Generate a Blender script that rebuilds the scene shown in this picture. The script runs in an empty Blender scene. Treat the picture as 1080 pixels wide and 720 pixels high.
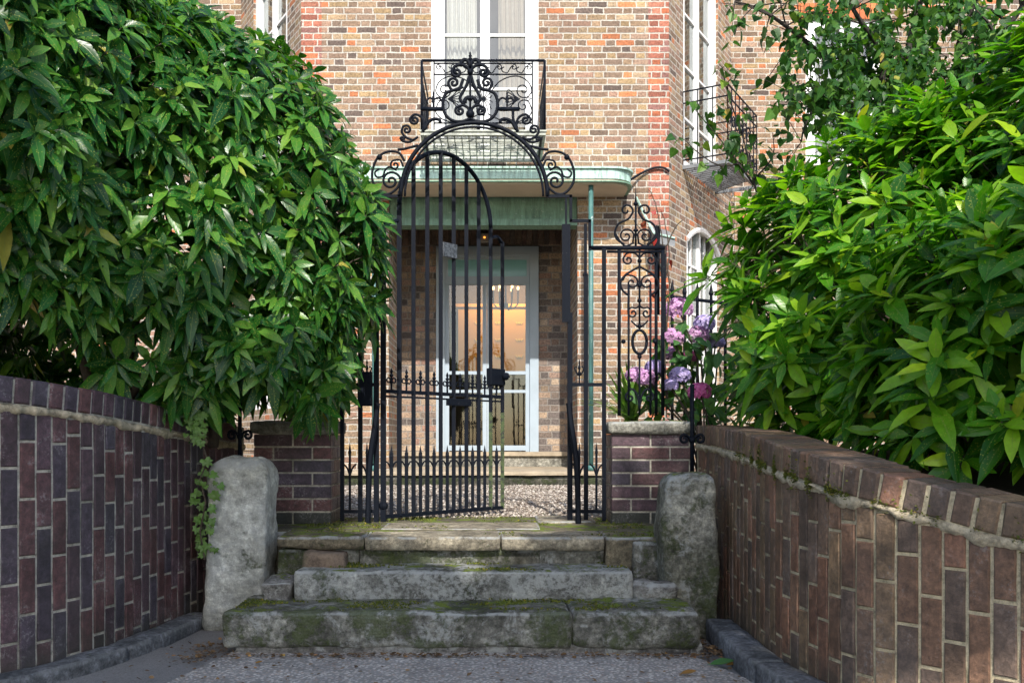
import bpy, math, random
import numpy as np
from mathutils import Vector, Matrix, noise
R = math.radians
random.seed(7); RNG = np.random.default_rng(11)
C = bpy.context.scene.collection
sc = bpy.context.scene

# ------------------------------------------------------------------ camera, world, sun
cam_d = bpy.data.cameras.new('camera'); cam = bpy.data.objects.new('camera', cam_d); C.objects.link(cam)
cam.location = (0, 0, 0.93); cam.rotation_euler = (R(90), 0, 0)
cam_d.sensor_width = 36; cam_d.lens = 1000 / 1080 * 36
cam_d.shift_x = 21 / 1080; cam_d.shift_y = 105 / 1080
cam_d.clip_start = 0.05; cam_d.clip_end = 600
sc.camera = cam
SUN_EL, SUN_AZ = 40.5, 4          # azimuth: degrees to the right of straight behind the camera
w = bpy.data.worlds.new('World'); sc.world = w; w.use_nodes = True
nt = w.node_tree; nt.nodes.clear()
sky = nt.nodes.new('ShaderNodeTexSky'); sky.sky_type = 'NISHITA'; sky.sun_disc = False
sky.sun_elevation = R(SUN_EL); sky.sun_rotation = R(180 - SUN_AZ); sky.air_density = 1.0; sky.dust_density = 1.5
bg = nt.nodes.new('ShaderNodeBackground'); bg.inputs[1].default_value = 0.15
wo = nt.nodes.new('ShaderNodeOutputWorld'); nt.links.new(sky.outputs[0], bg.inputs[0]); nt.links.new(bg.outputs[0], wo.inputs[0])
sl = bpy.data.lights.new('sun', 'SUN'); sl.energy = 3.5; sl.angle = R(0.6); sl.color = (1, .94, .86)
so = bpy.data.objects.new('sun', sl); C.objects.link(so)
sd = Vector((math.sin(R(SUN_AZ)) * math.cos(R(SUN_EL)), -math.cos(R(SUN_AZ)) * math.cos(R(SUN_EL)), math.sin(R(SUN_EL))))
so.rotation_euler = sd.to_track_quat('Z', 'Y').to_euler()
vs = sc.view_settings; vs.view_transform = 'Standard'; vs.look = 'None'; vs.exposure = 0.97; vs.gamma = 1; vs.use_curve_mapping = False
sc.render.engine = 'CYCLES'; sc.cycles.use_denoising = True
sc.cycles.max_bounces = 8; sc.cycles.transparent_max_bounces = 12; sc.cycles.caustics_reflective = False; sc.cycles.caustics_refractive = False

# ------------------------------------------------------------------ node helpers
class NT:
    def __init__(s, name):
        s.m = bpy.data.materials.new(name); s.m.use_nodes = True; s.t = s.m.node_tree; s.t.nodes.clear()
        s.out = s.t.nodes.new('ShaderNodeOutputMaterial')
    def put(s, sock, v):
        if isinstance(v, bpy.types.NodeSocket): s.t.links.new(v, sock)
        elif v is not None:
            if isinstance(v, tuple) and len(v) == 3 and sock.type == 'RGBA': v = (*v, 1)
            sock.default_value = v
    def n(s, typ, ins=None, out=0, **kw):
        nd = s.t.nodes.new(typ)
        for k, v in kw.items(): setattr(nd, k, v)
        for k, v in (ins or {}).items(): s.put(nd.inputs[k], v)
        return nd.outputs[out]
    def m2(s, op, a, b=None, c=None):
        return s.n('ShaderNodeMath', {0: a, 1: b, 2: c}, operation=op)
    def mix(s, f, a, b, mode='MIX'):
        nd = s.t.nodes.new('ShaderNodeMix'); nd.data_type = 'RGBA'; nd.blend_type = mode
        s.put(nd.inputs[0], f); s.put(nd.inputs[6], a); s.put(nd.inputs[7], b); return nd.outputs[2]
    def obj(s): return s.n('ShaderNodeTexCoord', out=3)
    def geo(s): return s.n('ShaderNodeNewGeometry', out=0)
    def uv(s): return s.n('ShaderNodeTexCoord', out=2)
    def noise(s, vec, scale, detail=4, rough=.55, out=0, dist=0):
        return s.n('ShaderNodeTexNoise', {'Vector': vec, 'Scale': scale, 'Detail': detail, 'Roughness': rough, 'Distortion': dist}, out=out)
    def ramp(s, f, stops, interp='LINEAR'):
        nd = s.t.nodes.new('ShaderNodeValToRGB'); cr = nd.color_ramp; cr.interpolation = interp
        while len(cr.elements) > 1: cr.elements.remove(cr.elements[-1])
        for i, (p, c) in enumerate(stops):
            e = cr.elements[0] if i == 0 else cr.elements.new(p)
            e.position = p
            if isinstance(c, (int, float)): c = (c, c, c)
            e.color = (*c, 1)
        s.put(nd.inputs[0], f); return nd.outputs[0]
    def step(s, f, a, b):
        return s.n('ShaderNodeMapRange', {0: f, 1: a, 2: b, 3: 0., 4: 1.}, interpolation_type='SMOOTHSTEP')
    def bump(s, h, strength=.5, dist=.01, normal=None):
        i = {'Height': h, 'Strength': strength, 'Distance': dist}
        if normal is not None: i['Normal'] = normal
        return s.n('ShaderNodeBump', i)
    def bsdf(s, col, rough=.8, normal=None, **kw):
        i = {'Base Color': col, 'Roughness': rough}
        if normal is not None: i['Normal'] = normal
        for k, v in kw.items(): i[k.replace('_', ' ')] = v
        return s.n('ShaderNodeBsdfPrincipled', i)
    def done(s, sh): s.t.links.new(sh, s.out.inputs[0]); return s.m
    def att(s, name='Col'): return s.n('ShaderNodeAttribute', attribute_name=name)

def facade_brick(name, pal, mortar, dirt=0.0, row=.075, stain=.35):
    t = NT(name); uv = t.uv()
    d1 = t.n('ShaderNodeVectorMath', {0: t.noise(uv, 14., 3, out=1), 1: (.5, .5, .5)}, operation='SUBTRACT')
    d1 = t.n('ShaderNodeVectorMath', {0: d1, 'Scale': .016}, operation='SCALE')
    p = t.n('ShaderNodeVectorMath', {0: uv, 1: d1}, operation='ADD')
    sx = t.t.nodes.new('ShaderNodeSeparateXYZ'); t.put(sx.inputs[0], p); u, v = sx.outputs[0], sx.outputs[1]
    q = t.m2('DIVIDE', v, row); rw = t.m2('FLOOR', q); fv = t.m2('SUBTRACT', q, rw)
    odd = t.m2('FLOORED_MODULO', rw, 2.)
    rj = t.n('ShaderNodeTexWhiteNoise', {1: rw}, noise_dimensions='1D')
    us = t.m2('ADD', u, t.m2('ADD', t.m2('MULTIPLY', odd, .16875), t.m2('MULTIPLY', rj, .035)))
    k_ = t.m2('DIVIDE', us, .3375); k = t.m2('FLOOR', k_); f = t.m2('MULTIPLY', t.m2('SUBTRACT', k_, k), .3375)
    H = t.m2('GREATER_THAN', f, .225)
    loc = t.m2('SUBTRACT', f, t.m2('MULTIPLY', H, .225)); wd = t.m2('SUBTRACT', .225, t.m2('MULTIPLY', H, .1125))
    dx = t.m2('MINIMUM', loc, t.m2('SUBTRACT', wd, loc))
    dy = t.m2('MULTIPLY', t.m2('MINIMUM', fv, t.m2('SUBTRACT', 1., fv)), row)
    nz = t.noise(uv, 55., 3)
    d = t.m2('ADD', t.m2('MINIMUM', dx, dy), t.m2('MULTIPLY', t.m2('SUBTRACT', nz, .5), .017))
    mask = t.step(d, .0055, .0095)
    idv = t.n('ShaderNodeCombineXYZ', {0: k, 1: rw, 2: H})
    wn = t.t.nodes.new('ShaderNodeTexWhiteNoise'); t.put(wn.inputs[0], idv)
    n = len(pal); col = t.ramp(wn.outputs[0], [(i / n, c) for i, c in enumerate(pal)], 'CONSTANT')
    wn2 = t.n('ShaderNodeTexWhiteNoise', {0: t.n('ShaderNodeVectorMath', {0: idv, 1: (7.3, 2.1, 4.7)}, operation='ADD')})
    col = t.mix(1., col, t.ramp(wn2, [(0, .72), (1, 1.22)]), 'MULTIPLY')
    col = t.mix(.9, col, t.ramp(t.noise(uv, 42., 6, .8), [(.34, .3), (.5, 1.), (.66, 1.6)]), 'MULTIPLY')
    mc = t.mix(.9, mortar, t.ramp(t.noise(uv, 24., 6, .8), [(.32, .45), (.5, .95), (.7, 1.1)]), 'MULTIPLY')
    c = t.mix(mask, mc, col)
    big = t.ramp(t.noise(uv, 1.6, 6, .75), [(.32, 1 - stain), (.6, 1.05)])
    c = t.mix(1., c, big, 'MULTIPLY')
    h = t.m2('ADD', t.m2('MULTIPLY', mask, .8), t.m2('MULTIPLY', t.noise(uv, 70., 4, .7), .5))
    return t.done(t.bsdf(c, .92, t.bump(h, .75, .012)))

def near_brick(name, dusty=.25):
    t = NT(name); o = t.obj(); a = t.att()
    c = t.mix(.95, a, t.ramp(t.noise(o, 30., 7, .82), [(.34, .4), (.5, .95), (.66, 1.75)]), 'MULTIPLY')
    c = t.mix(.9, c, t.ramp(t.noise(o, 5., 4, .7), [(.35, .65), (.65, 1.35)]), 'MULTIPLY')
    # pale lime runs and grime
    li = t.m2('MULTIPLY', t.step(t.noise(o, 5., 5, .75), .50, .66), t.step(t.noise(o, 75., 3, .8), .5, .62))
    c = t.mix(t.m2('MULTIPLY', li, dusty * 1.8), c, (.36, .35, .34))
    du = t.step(t.noise(o, 2.2, 3), .45, .75); c = t.mix(t.m2('MULTIPLY', du, dusty), c, (.12, .11, .11))
    sz = t.t.nodes.new('ShaderNodeSeparateXYZ'); t.put(sz.inputs[0], o)
    alg = t.m2('MULTIPLY', t.step(t.m2('ADD', sz.outputs[2], t.m2('MULTIPLY', t.noise(o, 5., 3), .22)), .32, .12), .55)
    c = t.mix(alg, c, (.045, .05, .035))
    h = t.noise(o, 60., 8, .8)
    rg = t.ramp(t.noise(o, 20., 3), [(.3, .38), (.7, .62)])
    return t.done(t.bsdf(c, rg, t.bump(h, .7, .012)))

def mortar_mat(name, col):
    t = NT(name); o = t.obj()
    c = t.mix(.9, col, t.ramp(t.noise(o, 22., 7, .8), [(.34, .3), (.5, .95), (.66, 1.4)]), 'MULTIPLY')
    g = t.m2('MULTIPLY', t.step(t.noise(o, 4., 4), .52, .68), .5); c = t.mix(g, c, (.075, .085, .045))
    return t.done(t.bsdf(c, .95, t.bump(t.noise(o, 70., 5, .8), .8, .012)))

def stone_mat(name, base, dark, moss=.5, lichen=.3, sc_=1.0, mosscol=(.095, .135, .014), topmoss=.6, fc=.95):
    t = NT(name); o = t.obj()
    c = t.mix(t.ramp(t.noise(o, 3.2 * sc_, 6, .65), [(.36, 0.), (.62, 1.)]), dark, base)
    c = t.mix(fc, c, t.ramp(t.noise(o, 34 * sc_, 6, .82), [(.34, .35), (.5, .95), (.66, 1.8)]), 'MULTIPLY')
    c = t.mix(.9, c, t.ramp(t.noise(o, 11 * sc_, 5, .7), [(.36, .6), (.5, 1.), (.64, 1.35)]), 'MULTIPLY')
    nn = t.n('ShaderNodeNewGeometry', out=1); sn = t.t.nodes.new('ShaderNodeSeparateXYZ'); t.put(sn.inputs[0], nn)
    up = sn.outputs[2]
    li = t.m2('MULTIPLY', t.step(t.noise(o, 6. * sc_, 6, .75, dist=.6), .60 - lichen * .12, .69 - lichen * .12), t.step(t.noise(o, 38. * sc_, 4, .7), .38, .55))
    c = t.mix(t.m2('MULTIPLY', li, .75), c, (.50, .52, .50))
    # pale worn arris where faces turn
    pt = t.n('ShaderNodeNewGeometry', out=7)
    ar = t.m2('MULTIPLY', t.step(up, .25, .6), t.m2('SUBTRACT', 1., t.step(up, .8, .97)))
    ar = t.m2('MULTIPLY', ar, t.step(t.noise(o, 12., 4, .7), .36, .55))
    c = t.mix(t.m2('MULTIPLY', ar, .25 if lichen < 0 else .85), c, (.50, .52, .51))
    ms = t.m2('ADD', t.noise(o, 4.5 * sc_, 7, .7), t.m2('MULTIPLY', t.m2('SUBTRACT', t.noise(o, 42., 5, .8), .5), .42))
    side = t.step(ms, .66 - moss * .2, .78 - moss * .2)
    top = t.m2('MULTIPLY', t.step(up, .75, .97), t.step(t.noise(o, 6.5, 6, .75), .66 - topmoss * .25, .74 - topmoss * .25))
    side = t.m2('MULTIPLY', side, .75)
    mm = t.m2('MAXIMUM', side, top)
    mc = t.mix(t.noise(o, 60., 4, .7), t.mix(1., mosscol, (.35, .4, .3), 'MULTIPLY'), mosscol)
    mc = t.mix(t.m2('MULTIPLY', top, .6), mc, (mosscol[0] * 2.8, mosscol[1] * 2.7, mosscol[2] * 1.6))
    c = t.mix(mm, c, mc)
    h = t.m2('ADD', t.noise(o, 30. * sc_, 8, .8), t.m2('MULTIPLY', mm, t.noise(o, 90., 3)))
    return t.done(t.bsdf(c, .9, t.bump(h, 1., .035)))

def plain(name, col, rough=.6, nscale=12., var=.25, bump=.15, metallic=0., bs=60.):
    t = NT(name); o = t.obj()
    c = t.mix(1., col, t.ramp(t.noise(o, nscale, 5, .65), [(.3, 1 - var), (.7, 1 + var)]), 'MULTIPLY')
    return t.done(t.bsdf(c, rough, t.bump(t.noise(o, bs, 5, .7), bump, .01), Metallic=metallic))

def stained(name, col, rough, *a):
    t = NT(name); o = t.obj(); st = t.n('ShaderNodeVectorMath', {0: o, 1: (1., 1., .12)}, operation='MULTIPLY')
    c = t.mix(.9, col, t.ramp(t.noise(st, 22., 5, .75), [(.34, .45), (.5, 1.), (.64, 1.35)]), 'MULTIPLY')
    c = t.mix(t.m2('MULTIPLY', t.step(t.noise(st, 45., 4, .7), .58, .66), .6), c, (.10, .16, .13))
    c = t.mix(t.m2('MULTIPLY', t.step(t.noise(o, 30., 5, .8), .60, .68), .7), c, (.62, .66, .6))
    return t.done(t.bsdf(c, rough, t.bump(t.noise(o, 40., 5, .7), .4, .01)))

def leaf_mat(name, c1, c2, c3, spot=0.0, spotcol=(.35, .36, .06), rough=.32, trans=.3, vein=.35):
    t = NT(name); o = t.obj(); a = t.att('rnd')
    c = t.ramp(a, [(0., c1), (.6, c2), (.95, c3), (.99, (c3[0] * 1.6, c3[1] * 1.2, c3[2])), (1., (.42, .30, .06))])
    c = t.mix(.5, c, t.ramp(t.noise(o, 40., 3), [(.3, .7), (.7, 1.25)]), 'MULTIPLY')
    if spot > 0:
        vd = t.n('ShaderNodeTexVoronoi', {'Vector': o, 'Scale': 95.})
        sp = t.m2('SUBTRACT', 1., t.step(vd, .16, .30)); sp = t.m2('MULTIPLY', sp, t.step(t.noise(o, 14., 2), .5 - spot * .2, .62 - spot * .2))
        c = t.mix(t.m2('MULTIPLY', sp, .6), c, spotcol)
    sx = t.t.nodes.new('ShaderNodeSeparateXYZ'); t.put(sx.inputs[0], t.uv()); au = t.m2('ABSOLUTE', sx.outputs[0])
    mid = t.m2('SUBTRACT', 1., t.step(au, .03, .10))
    c = t.mix(t.m2('MULTIPLY', mid, vein), c, (.20, .27, .07))
    # side veins
    vn = t.m2('SINE', t.m2('MULTIPLY', t.m2('ADD', sx.outputs[1], t.m2('MULTIPLY', au, -.18)), 52.))
    nrm = t.bump(t.m2('ADD', t.m2('MULTIPLY', vn, .5), t.m2('MULTIPLY', mid, -2.)), .16, .0012)
    p = t.bsdf(c, rough, nrm, Specular_IOR_Level=.32)
    tr = t.n('ShaderNodeBsdfTranslucent', {0: t.mix(1., c, (1.5, 1.7, .5), 'MULTIPLY')})
    return t.done(t.n('ShaderNodeMixShader', {0: trans, 1: p, 2: tr}))

def glass_mat(name, tint=(.85, .9, .9), refl=.0):
    t = NT(name)
    fr = t.n('ShaderNodeFresnel', {0: 1.5}); fr = t.m2('ADD', t.m2('MULTIPLY', fr, 1.4), refl)
    o = t.obj(); nz = t.bump(t.noise(o, 2.5, 1), .03, .004)
    g = t.n('ShaderNodeBsdfGlossy', {0: (.95, 1, 1), 1: .02, 'Normal': nz}); tr = t.n('ShaderNodeBsdfTransparent', {0: tint})
    return t.done(t.n('ShaderNodeMixShader', {0: fr, 1: tr, 2: g}))

def emis(name, col, s):
    t = NT(name); return t.done(t.n('ShaderNodeEmission', {0: col, 1: s}))

M = {}
stock = [(.29, .195, .12), (.22, .145, .10), (.28, .17, .12), (.31, .215, .125), (.24, .16, .105), (.11, .08, .065), (.26, .165, .115),
         (.33, .24, .15), (.25, .165, .11), (.46, .165, .07), (.18, .125, .09), (.30, .20, .14), (.32, .22, .115), (.27, .19, .125), (.21, .145, .10)]
M['stock'] = facade_brick('stock_brick', stock, (.49, .45, .385))
M['red'] = facade_brick('red_brick', [(.32, .115, .075), (.36, .135, .085), (.28, .10, .065), (.37, .15, .095), (.25, .12, .10), (.42, .13, .06)], (.49, .45, .385))
M['porchbrick'] = facade_brick('porch_brick', [(.30, .215, .155), (.18, .14, .115), (.26, .18, .14), (.34, .25, .175), (.13, .108, .098), (.31, .19, .145), (.38, .29, .21)], (.27, .245, .22), row=.088)
M['brick'] = near_brick('engineering_brick', .28)
M['brick_r'] = near_brick('brown_tinted_brick', .22)
M['mortar'] = mortar_mat('mortar', (.46, .43, .36))
M['mortar_r'] = mortar_mat('sandy_mortar', (.55, .46, .30))
M['creasing'] = mortar_mat('creasing_mortar', (.5, .42, .29))
M['step'] = stone_mat('mossy_step_stone', (.36, .355, .31), (.045, .043, .03), moss=.95, lichen=.75, topmoss=.55)
M['step2'] = stone_mat('worn_step_stone', (.42, .43, .40), (.05, .048, .036), moss=.45, lichen=1.3, topmoss=.65)
M['slab'] = stone_mat('landing_slab_stone', (.42, .37, .27), (.17, .15, .11), moss=.25, lichen=.0, topmoss=.25)
M['landing'] = stone_mat('mossy_landing', (.24, .20, .13), (.10, .09, .06), moss=.6, lichen=.1, topmoss=.75)
M['riser'] = stone_mat('mossy_riser', (.12, .11, .085), (.05, .05, .038), moss=1.1, lichen=-.2, topmoss=.8, mosscol=(.05, .075, .014))
M['bollard'] = stone_mat('bollard_stone', (.68, .70, .66), (.42, .42, .36), moss=.3, lichen=.7, topmoss=.1, fc=.5)
M['bollard_r'] = stone_mat('mossy_bollard_stone', (.46, .45, .38), (.14, .14, .10), moss=.75, lichen=.55, topmoss=.4)
M['cap'] = stone_mat('pier_cap_stone', (.34, .33, .28), (.16, .155, .13), moss=.2, lichen=.3, topmoss=.9)
M['kerb'] = stone_mat('kerb_stone', (.24, .25, .27), (.11, .12, .13), moss=.1, lichen=-.9, topmoss=.15)
M['rubble'] = stone_mat('rubble_stone', (.30, .29, .27), (.12, .11, .10), moss=.2, lichen=.8, topmoss=.4)
M['soil'] = plain('soil', (.03, .024, .018), .95, 9., .5, 1., bs=25)
M['sill'] = plain('sill_stone', (.34, .28, .20), .85, 6., .3, .4)
M['iron'] = None
t = NT('black_painted_iron'); o = t.obj()
rust = t.step(t.noise(o, 13., 6, .8), .64, .74)
c = t.mix(t.m2('MULTIPLY', rust, .12), (.006, .008, .013), (.10, .085, .08))
chip = t.m2('MULTIPLY', t.step(t.noise(o, 120., 3, .8), .62, .70), t.step(t.noise(o, 9., 3), .50, .66))
c = t.mix(t.m2('MULTIPLY', chip, .45), c, (.25, .25, .25))
M['iron'] = t.done(t.bsdf(c, .45, t.bump(t.noise(o, 70., 5, .75), .5, .003), Specular_IOR_Level=.06))
t = NT('mossy_iron'); o = t.obj()
c = t.mix(t.step(t.noise(o, 40., 4), .35, .6), (.015, .02, .015), (.05, .075, .025)); M['iron_moss'] = t.done(t.bsdf(c, .8, t.bump(t.noise(o, 90., 5), .7, .006)))
M['white'] = plain('white_paint', (.78, .79, .78), .35, 5., .06, .05)
M['bluegrey'] = plain('blue_grey_paint', (.33, .40, .46), .42, 4., .07, .06)
M['verdigris'] = stained('verdigris_copper', (.36, .52, .45), .6, 5., .3, .3)
M['paleiron'] = plain('weathered_white_iron', (.34, .36, .31), .7, 14., .5, .3)
M['greenpaint'] = stained('green_paint', (.15, .27, .19), .6, 4., .2, .15)
M['tealpost'] = stained('teal_post_paint', (.05, .14, .13), .5, 12., .25, .15)
M['plaster'] = plain('soffit_plaster', (.55, .47, .36), .9, 2., .12, .2)
M['lead'] = plain('lead_flashing', (.16, .17, .18), .6, 6., .25, .3)
M['slate'] = plain('roofing', (.12, .12, .13), .8)
M['glass'] = glass_mat('window_glass', (.80, .84, .84), .05)
M['doorglass'] = glass_mat('door_glass', (.9, .92, .9), .02)
M['transom'] = plain('reflection_tinted_transom', (.22, .46, .46), .12, 3., .1, .0)  # opaque pane; its turquoise is a reflection painted into the colour
M['curtain'] = plain('lace_curtain', (.72, .69, .63), .9, 30., .08, .1)
M['curtain2'] = plain('beige_curtain', (.50, .42, .33), .9, 20., .1, .1)
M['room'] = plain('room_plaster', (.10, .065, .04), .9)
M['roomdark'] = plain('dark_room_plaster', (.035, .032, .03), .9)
M['amber'] = plain('amber_wall_panel', (.56, .27, .04), .6, 2., .06, .02)
M['gold'] = plain('gold_motif', (.85, .65, .10), .4, 5., .1, .0)
M['brass'] = plain('dark_brass', (.10, .06, .03), .35, 20., .2, .1, metallic=.6)
M['bulb'] = emis('bulb_glow', (1, .55, .2), 3.2)
M['plasticwhite'] = plain('grey_plastic', (.35, .34, .31), .5)
M['orange'] = emis('orange_indicator', (1, .35, .05), 1.2)
M['bark'] = plain('bark', (.065, .05, .036), .9, 20., .4, .8)
M['bark2'] = plain('dark_bark', (.03, .024, .02), .9, 20., .4, .8)
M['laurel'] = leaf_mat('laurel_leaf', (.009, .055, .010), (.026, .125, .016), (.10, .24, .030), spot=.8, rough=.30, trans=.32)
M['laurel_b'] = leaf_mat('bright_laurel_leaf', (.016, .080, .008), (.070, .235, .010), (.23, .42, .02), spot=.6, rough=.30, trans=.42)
M['lilac'] = leaf_mat('heart_leaf', (.018, .065, .014), (.036, .12, .020), (.10, .21, .03), rough=.45, trans=.35, vein=.2)
M['hydleaf'] = leaf_mat('hydrangea_leaf', (.04, .12, .03), (.06, .17, .045), (.12, .24, .05), rough=.5, trans=.3)
M['blade'] = leaf_mat('blade_leaf', (.09, .20, .04), (.15, .30, .06), (.28, .40, .10), rough=.4, trans=.35, vein=.1)
M['ivy'] = leaf_mat('ivy_leaf', (.02, .09, .015), (.035, .14, .022), (.06, .19, .03), rough=.4, trans=.2)
M['dry'] = leaf_mat('dry_leaf', (.18, .08, .02), (.25, .13, .03), (.35, .22, .05), rough=.7, trans=.1)
M['redleaf'] = leaf_mat('red_leaf', (.3, .02, .02), (.35, .03, .03), (.2, .05, .02), rough=.5, trans=.3)
def petal(name, a, b):
    t = NT(name); r = t.att('rnd'); c = t.ramp(r, [(0, a), (1, b)])
    return t.done(t.n('ShaderNodeMixShader', {0: .3, 1: t.bsdf(c, .6), 2: t.n('ShaderNodeBsdfTranslucent', {0: c})}))
M['petal_m'] = petal('mauve_petals', (.50, .24, .50), (.74, .46, .68))
M['petal_b'] = petal('blue_mauve_petals', (.36, .30, .60), (.60, .50, .76))
M['petal_p'] = petal('magenta_petals', (.58, .08, .30), (.78, .22, .48))

# ------------------------------------------------------------------ mesh helpers
class MB:
    def __init__(s): s.v = []; s.f = []; s.uv = []; s.c = []; s.mi = []; s.hasuv = False; s.hasc = False
    def add(s, verts, faces, uvs=None, col=None, mi=0):
        b = len(s.v); s.v += [tuple(p) for p in verts]
        for i, fc in enumerate(faces):
            s.f.append(tuple(b + k for k in fc)); s.mi.append(mi)
            if uvs is not None: s.hasuv = True; s.uv.append(uvs[i])
            else: s.uv.append([(0, 0)] * len(fc))
            if col is not None: s.hasc = True
            s.c.append(col or (1, 1, 1))
    def box(s, x0, x1, y0, y1, z0, z1, col=None, mi=0, uv=True):
        v = [(x0, y0, z0), (x1, y0, z0), (x1, y1, z0), (x0, y1, z0), (x0, y0, z1), (x1, y0, z1), (x1, y1, z1), (x0, y1, z1)]
        f = [(0, 1, 5, 4), (1, 2, 6, 5), (2, 3, 7, 6), (3, 0, 4, 7), (4, 5, 6, 7), (3, 2, 1, 0)]
        uvs = [[(v[k][0], v[k][2]) for k in f[0]], [(v[k][1], v[k][2]) for k in f[1]], [(v[k][0], v[k][2]) for k in f[2]],
               [(v[k][1], v[k][2]) for k in f[3]], [(v[k][0], v[k][1]) for k in f[4]], [(v[k][0], v[k][1]) for k in f[5]]]
        s.add(v, f, uvs, col, mi)
    def obox(s, c, ax, ay, az, hx, hy, hz, bev=0., col=None):
        """box about c on given axes, bevelled by rings along ay (the outward axis)"""
        c, ax, ay, az = Vector(c), Vector(ax), Vector(ay), Vector(az)
        rings = [(-hy, 0), (hy - bev, 0), (hy, bev)] if bev else [(-hy, 0), (hy, 0)]
        if bev: rings = [(-hy, bev), (-hy + bev, 0)] + rings[1:]
        vs = []
        for d, i in rings:
            for sx, sz in ((-1, -1), (1, -1), (1, 1), (-1, 1)):
                vs.append(c + ax * sx * (hx - i) + az * sz * (hz - i) + ay * d)
        fs = []; n = len(rings)
        for r in range(n - 1):
            for k in range(4):
                a = r * 4 + k; b = r * 4 + (k + 1) % 4; fs.append((a, b, b + 4, a + 4))
        fs.append((3, 2, 1, 0)); fs.append(tuple((n - 1) * 4 + k for k in range(4)))
        s.add(vs, fs, None, col)
    def tube(s, pts, r, n=6, col=None, cap=True, flat=None):
        pts = [Vector(p) for p in pts]; m = len(pts)
        rs = r if isinstance(r, (list, tuple)) else [r] * m
        vs = []; prev = None
        for i, p in enumerate(pts):
            d = (pts[min(i + 1, m - 1)] - pts[max(i - 1, 0)])
            if d.length < 1e-9: d = Vector((0, 0, 1))
            d.normalize()
            if prev is None:
                ref = Vector((0, 1, 0)) if abs(d.y) < .9 else Vector((1, 0, 0))
                a = (ref - d * ref.dot(d)).normalized()
            else:
                a = (prev - d * prev.dot(d))
                a = a.normalized() if a.length > 1e-6 else Vector((1, 0, 0))
            prev = a; b = d.cross(a)
            for k in range(n):
                t_ = 2 * math.pi * (k + .5) / n
                fa = flat if flat else 1.
                vs.append(p + a * math.cos(t_) * rs[i] * fa + b * math.sin(t_) * rs[i])
        fs = []
        for i in range(m - 1):
            for k in range(n):
                a = i * n + k; b = i * n + (k + 1) % n; fs.append((a, b, b + n, a + n))
        if cap: fs.append(tuple(range(n - 1, -1, -1))); fs.append(tuple((m - 1) * n + k for k in range(n)))
        s.add(vs, fs, None, col)
    def ball(s, c, r, sz=1., n=8, m=6):
        vs = []; fs = []
        for i in range(m + 1):
            ph = math.pi * i / m
            for k in range(n):
                a = 2 * math.pi * k / n
                vs.append((c[0] + r * math.sin(ph) * math.cos(a), c[1] + r * math.sin(ph) * math.sin(a), c[2] + r * sz * math.cos(ph)))
        for i in range(m):
            for k in range(n):
                a = i * n + k; b = i * n + (k + 1) % n; fs.append((a + n, b + n, b, a))
        s.add(vs, fs)
    def lathe(s, c, prof, n=10):
        vs = []; fs = []
        for (r, z) in prof:
            for k in range(n):
                a = 2 * math.pi * k / n; vs.append((c[0] + r * math.cos(a), c[1] + r * math.sin(a), c[2] + z))
        for i in range(len(prof) - 1):
            for k in range(n):
                a = i * n + k; b = i * n + (k + 1) % n; fs.append((a, b, b + n, a + n))
        s.add(vs, fs)
    def build(s, name, mats, parent=None, smooth=False, xf=None):
        me = bpy.data.meshes.new(name)
        vs_ = s.v if xf is None else [tuple(xf(p)) for p in s.v]
        me.from_pydata(vs_, [], s.f)
        if not isinstance(mats, (list, tuple)): mats = [mats]
        for m in mats: me.materials.append(m)
        me.polygons.foreach_set('material_index', s.mi)
        if s.hasuv:
            ul = me.uv_layers.new(name='UVMap'); fl = [c for fuv in s.uv for p in fuv for c in p]; ul.data.foreach_set('uv', fl)
        if s.hasc:
            at = me.attributes.new('Col', 'FLOAT_COLOR', 'FACE'); at.data.foreach_set('color', [c for q in s.c for c in (*q, 1)])
        if smooth: me.polygons.foreach_set('use_smooth', [True] * len(me.polygons))
        me.update()
        return link(name, me, parent)

def link(name, me, parent=None):
    o = bpy.data.objects.new(name, me); C.objects.link(o)
    if parent is not None:
        o.parent = parent
        o.matrix_parent_inverse = Matrix.Translation(-ORG[root_of(parent)]) if parent.type == 'EMPTY' else Matrix.Identity(4)
    return o
ORG = {}
def root_of(o):
    while o.parent: o = o.parent
    return o.name
def tag(o, label=None, cat=None, group=None, kind=None):
    if label: o['label'] = label
    if cat: o['category'] = cat
    if group: o['group'] = group
    if kind: o['kind'] = kind
    return o
def thing(name, label, cat, loc=(0, 0, 0), group=None):
    o = bpy.data.objects.new(name, None); C.objects.link(o); o.location = loc; o.empty_display_size = .1
    ORG[o.name] = Vector(loc); return tag(o, label, cat, group)

def np_mesh(name, V, F, mat, parent=None, rnd=None, uv=None, smooth=True):
    me = bpy.data.meshes.new(name); nV, nF = len(V), len(F); k = F.shape[1]
    me.vertices.add(nV); me.vertices.foreach_set('co', V.astype(np.float32).ravel())
    me.loops.add(nF * k); me.loops.foreach_set('vertex_index', F.astype(np.int32).ravel())
    me.polygons.add(nF); me.polygons.foreach_set('loop_start', np.arange(0, nF * k, k, dtype=np.int32))
    try: me.polygons.foreach_set('loop_total', np.full(nF, k, dtype=np.int32))
    except Exception: pass
    me.materials.append(mat)
    if smooth: me.polygons.foreach_set('use_smooth', np.ones(nF, dtype=bool))
    if rnd is not None:
        a = me.attributes.new('rnd', 'FLOAT', 'POINT'); a.data.foreach_set('value', rnd.astype(np.float32))
    if uv is not None:
        ul = me.uv_layers.new(name='UVMap'); ul.data.foreach_set('uv', uv[F.ravel()].astype(np.float32).ravel())
    me.update(calc_edges=True); me.validate()
    return link(name, me, parent)

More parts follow.
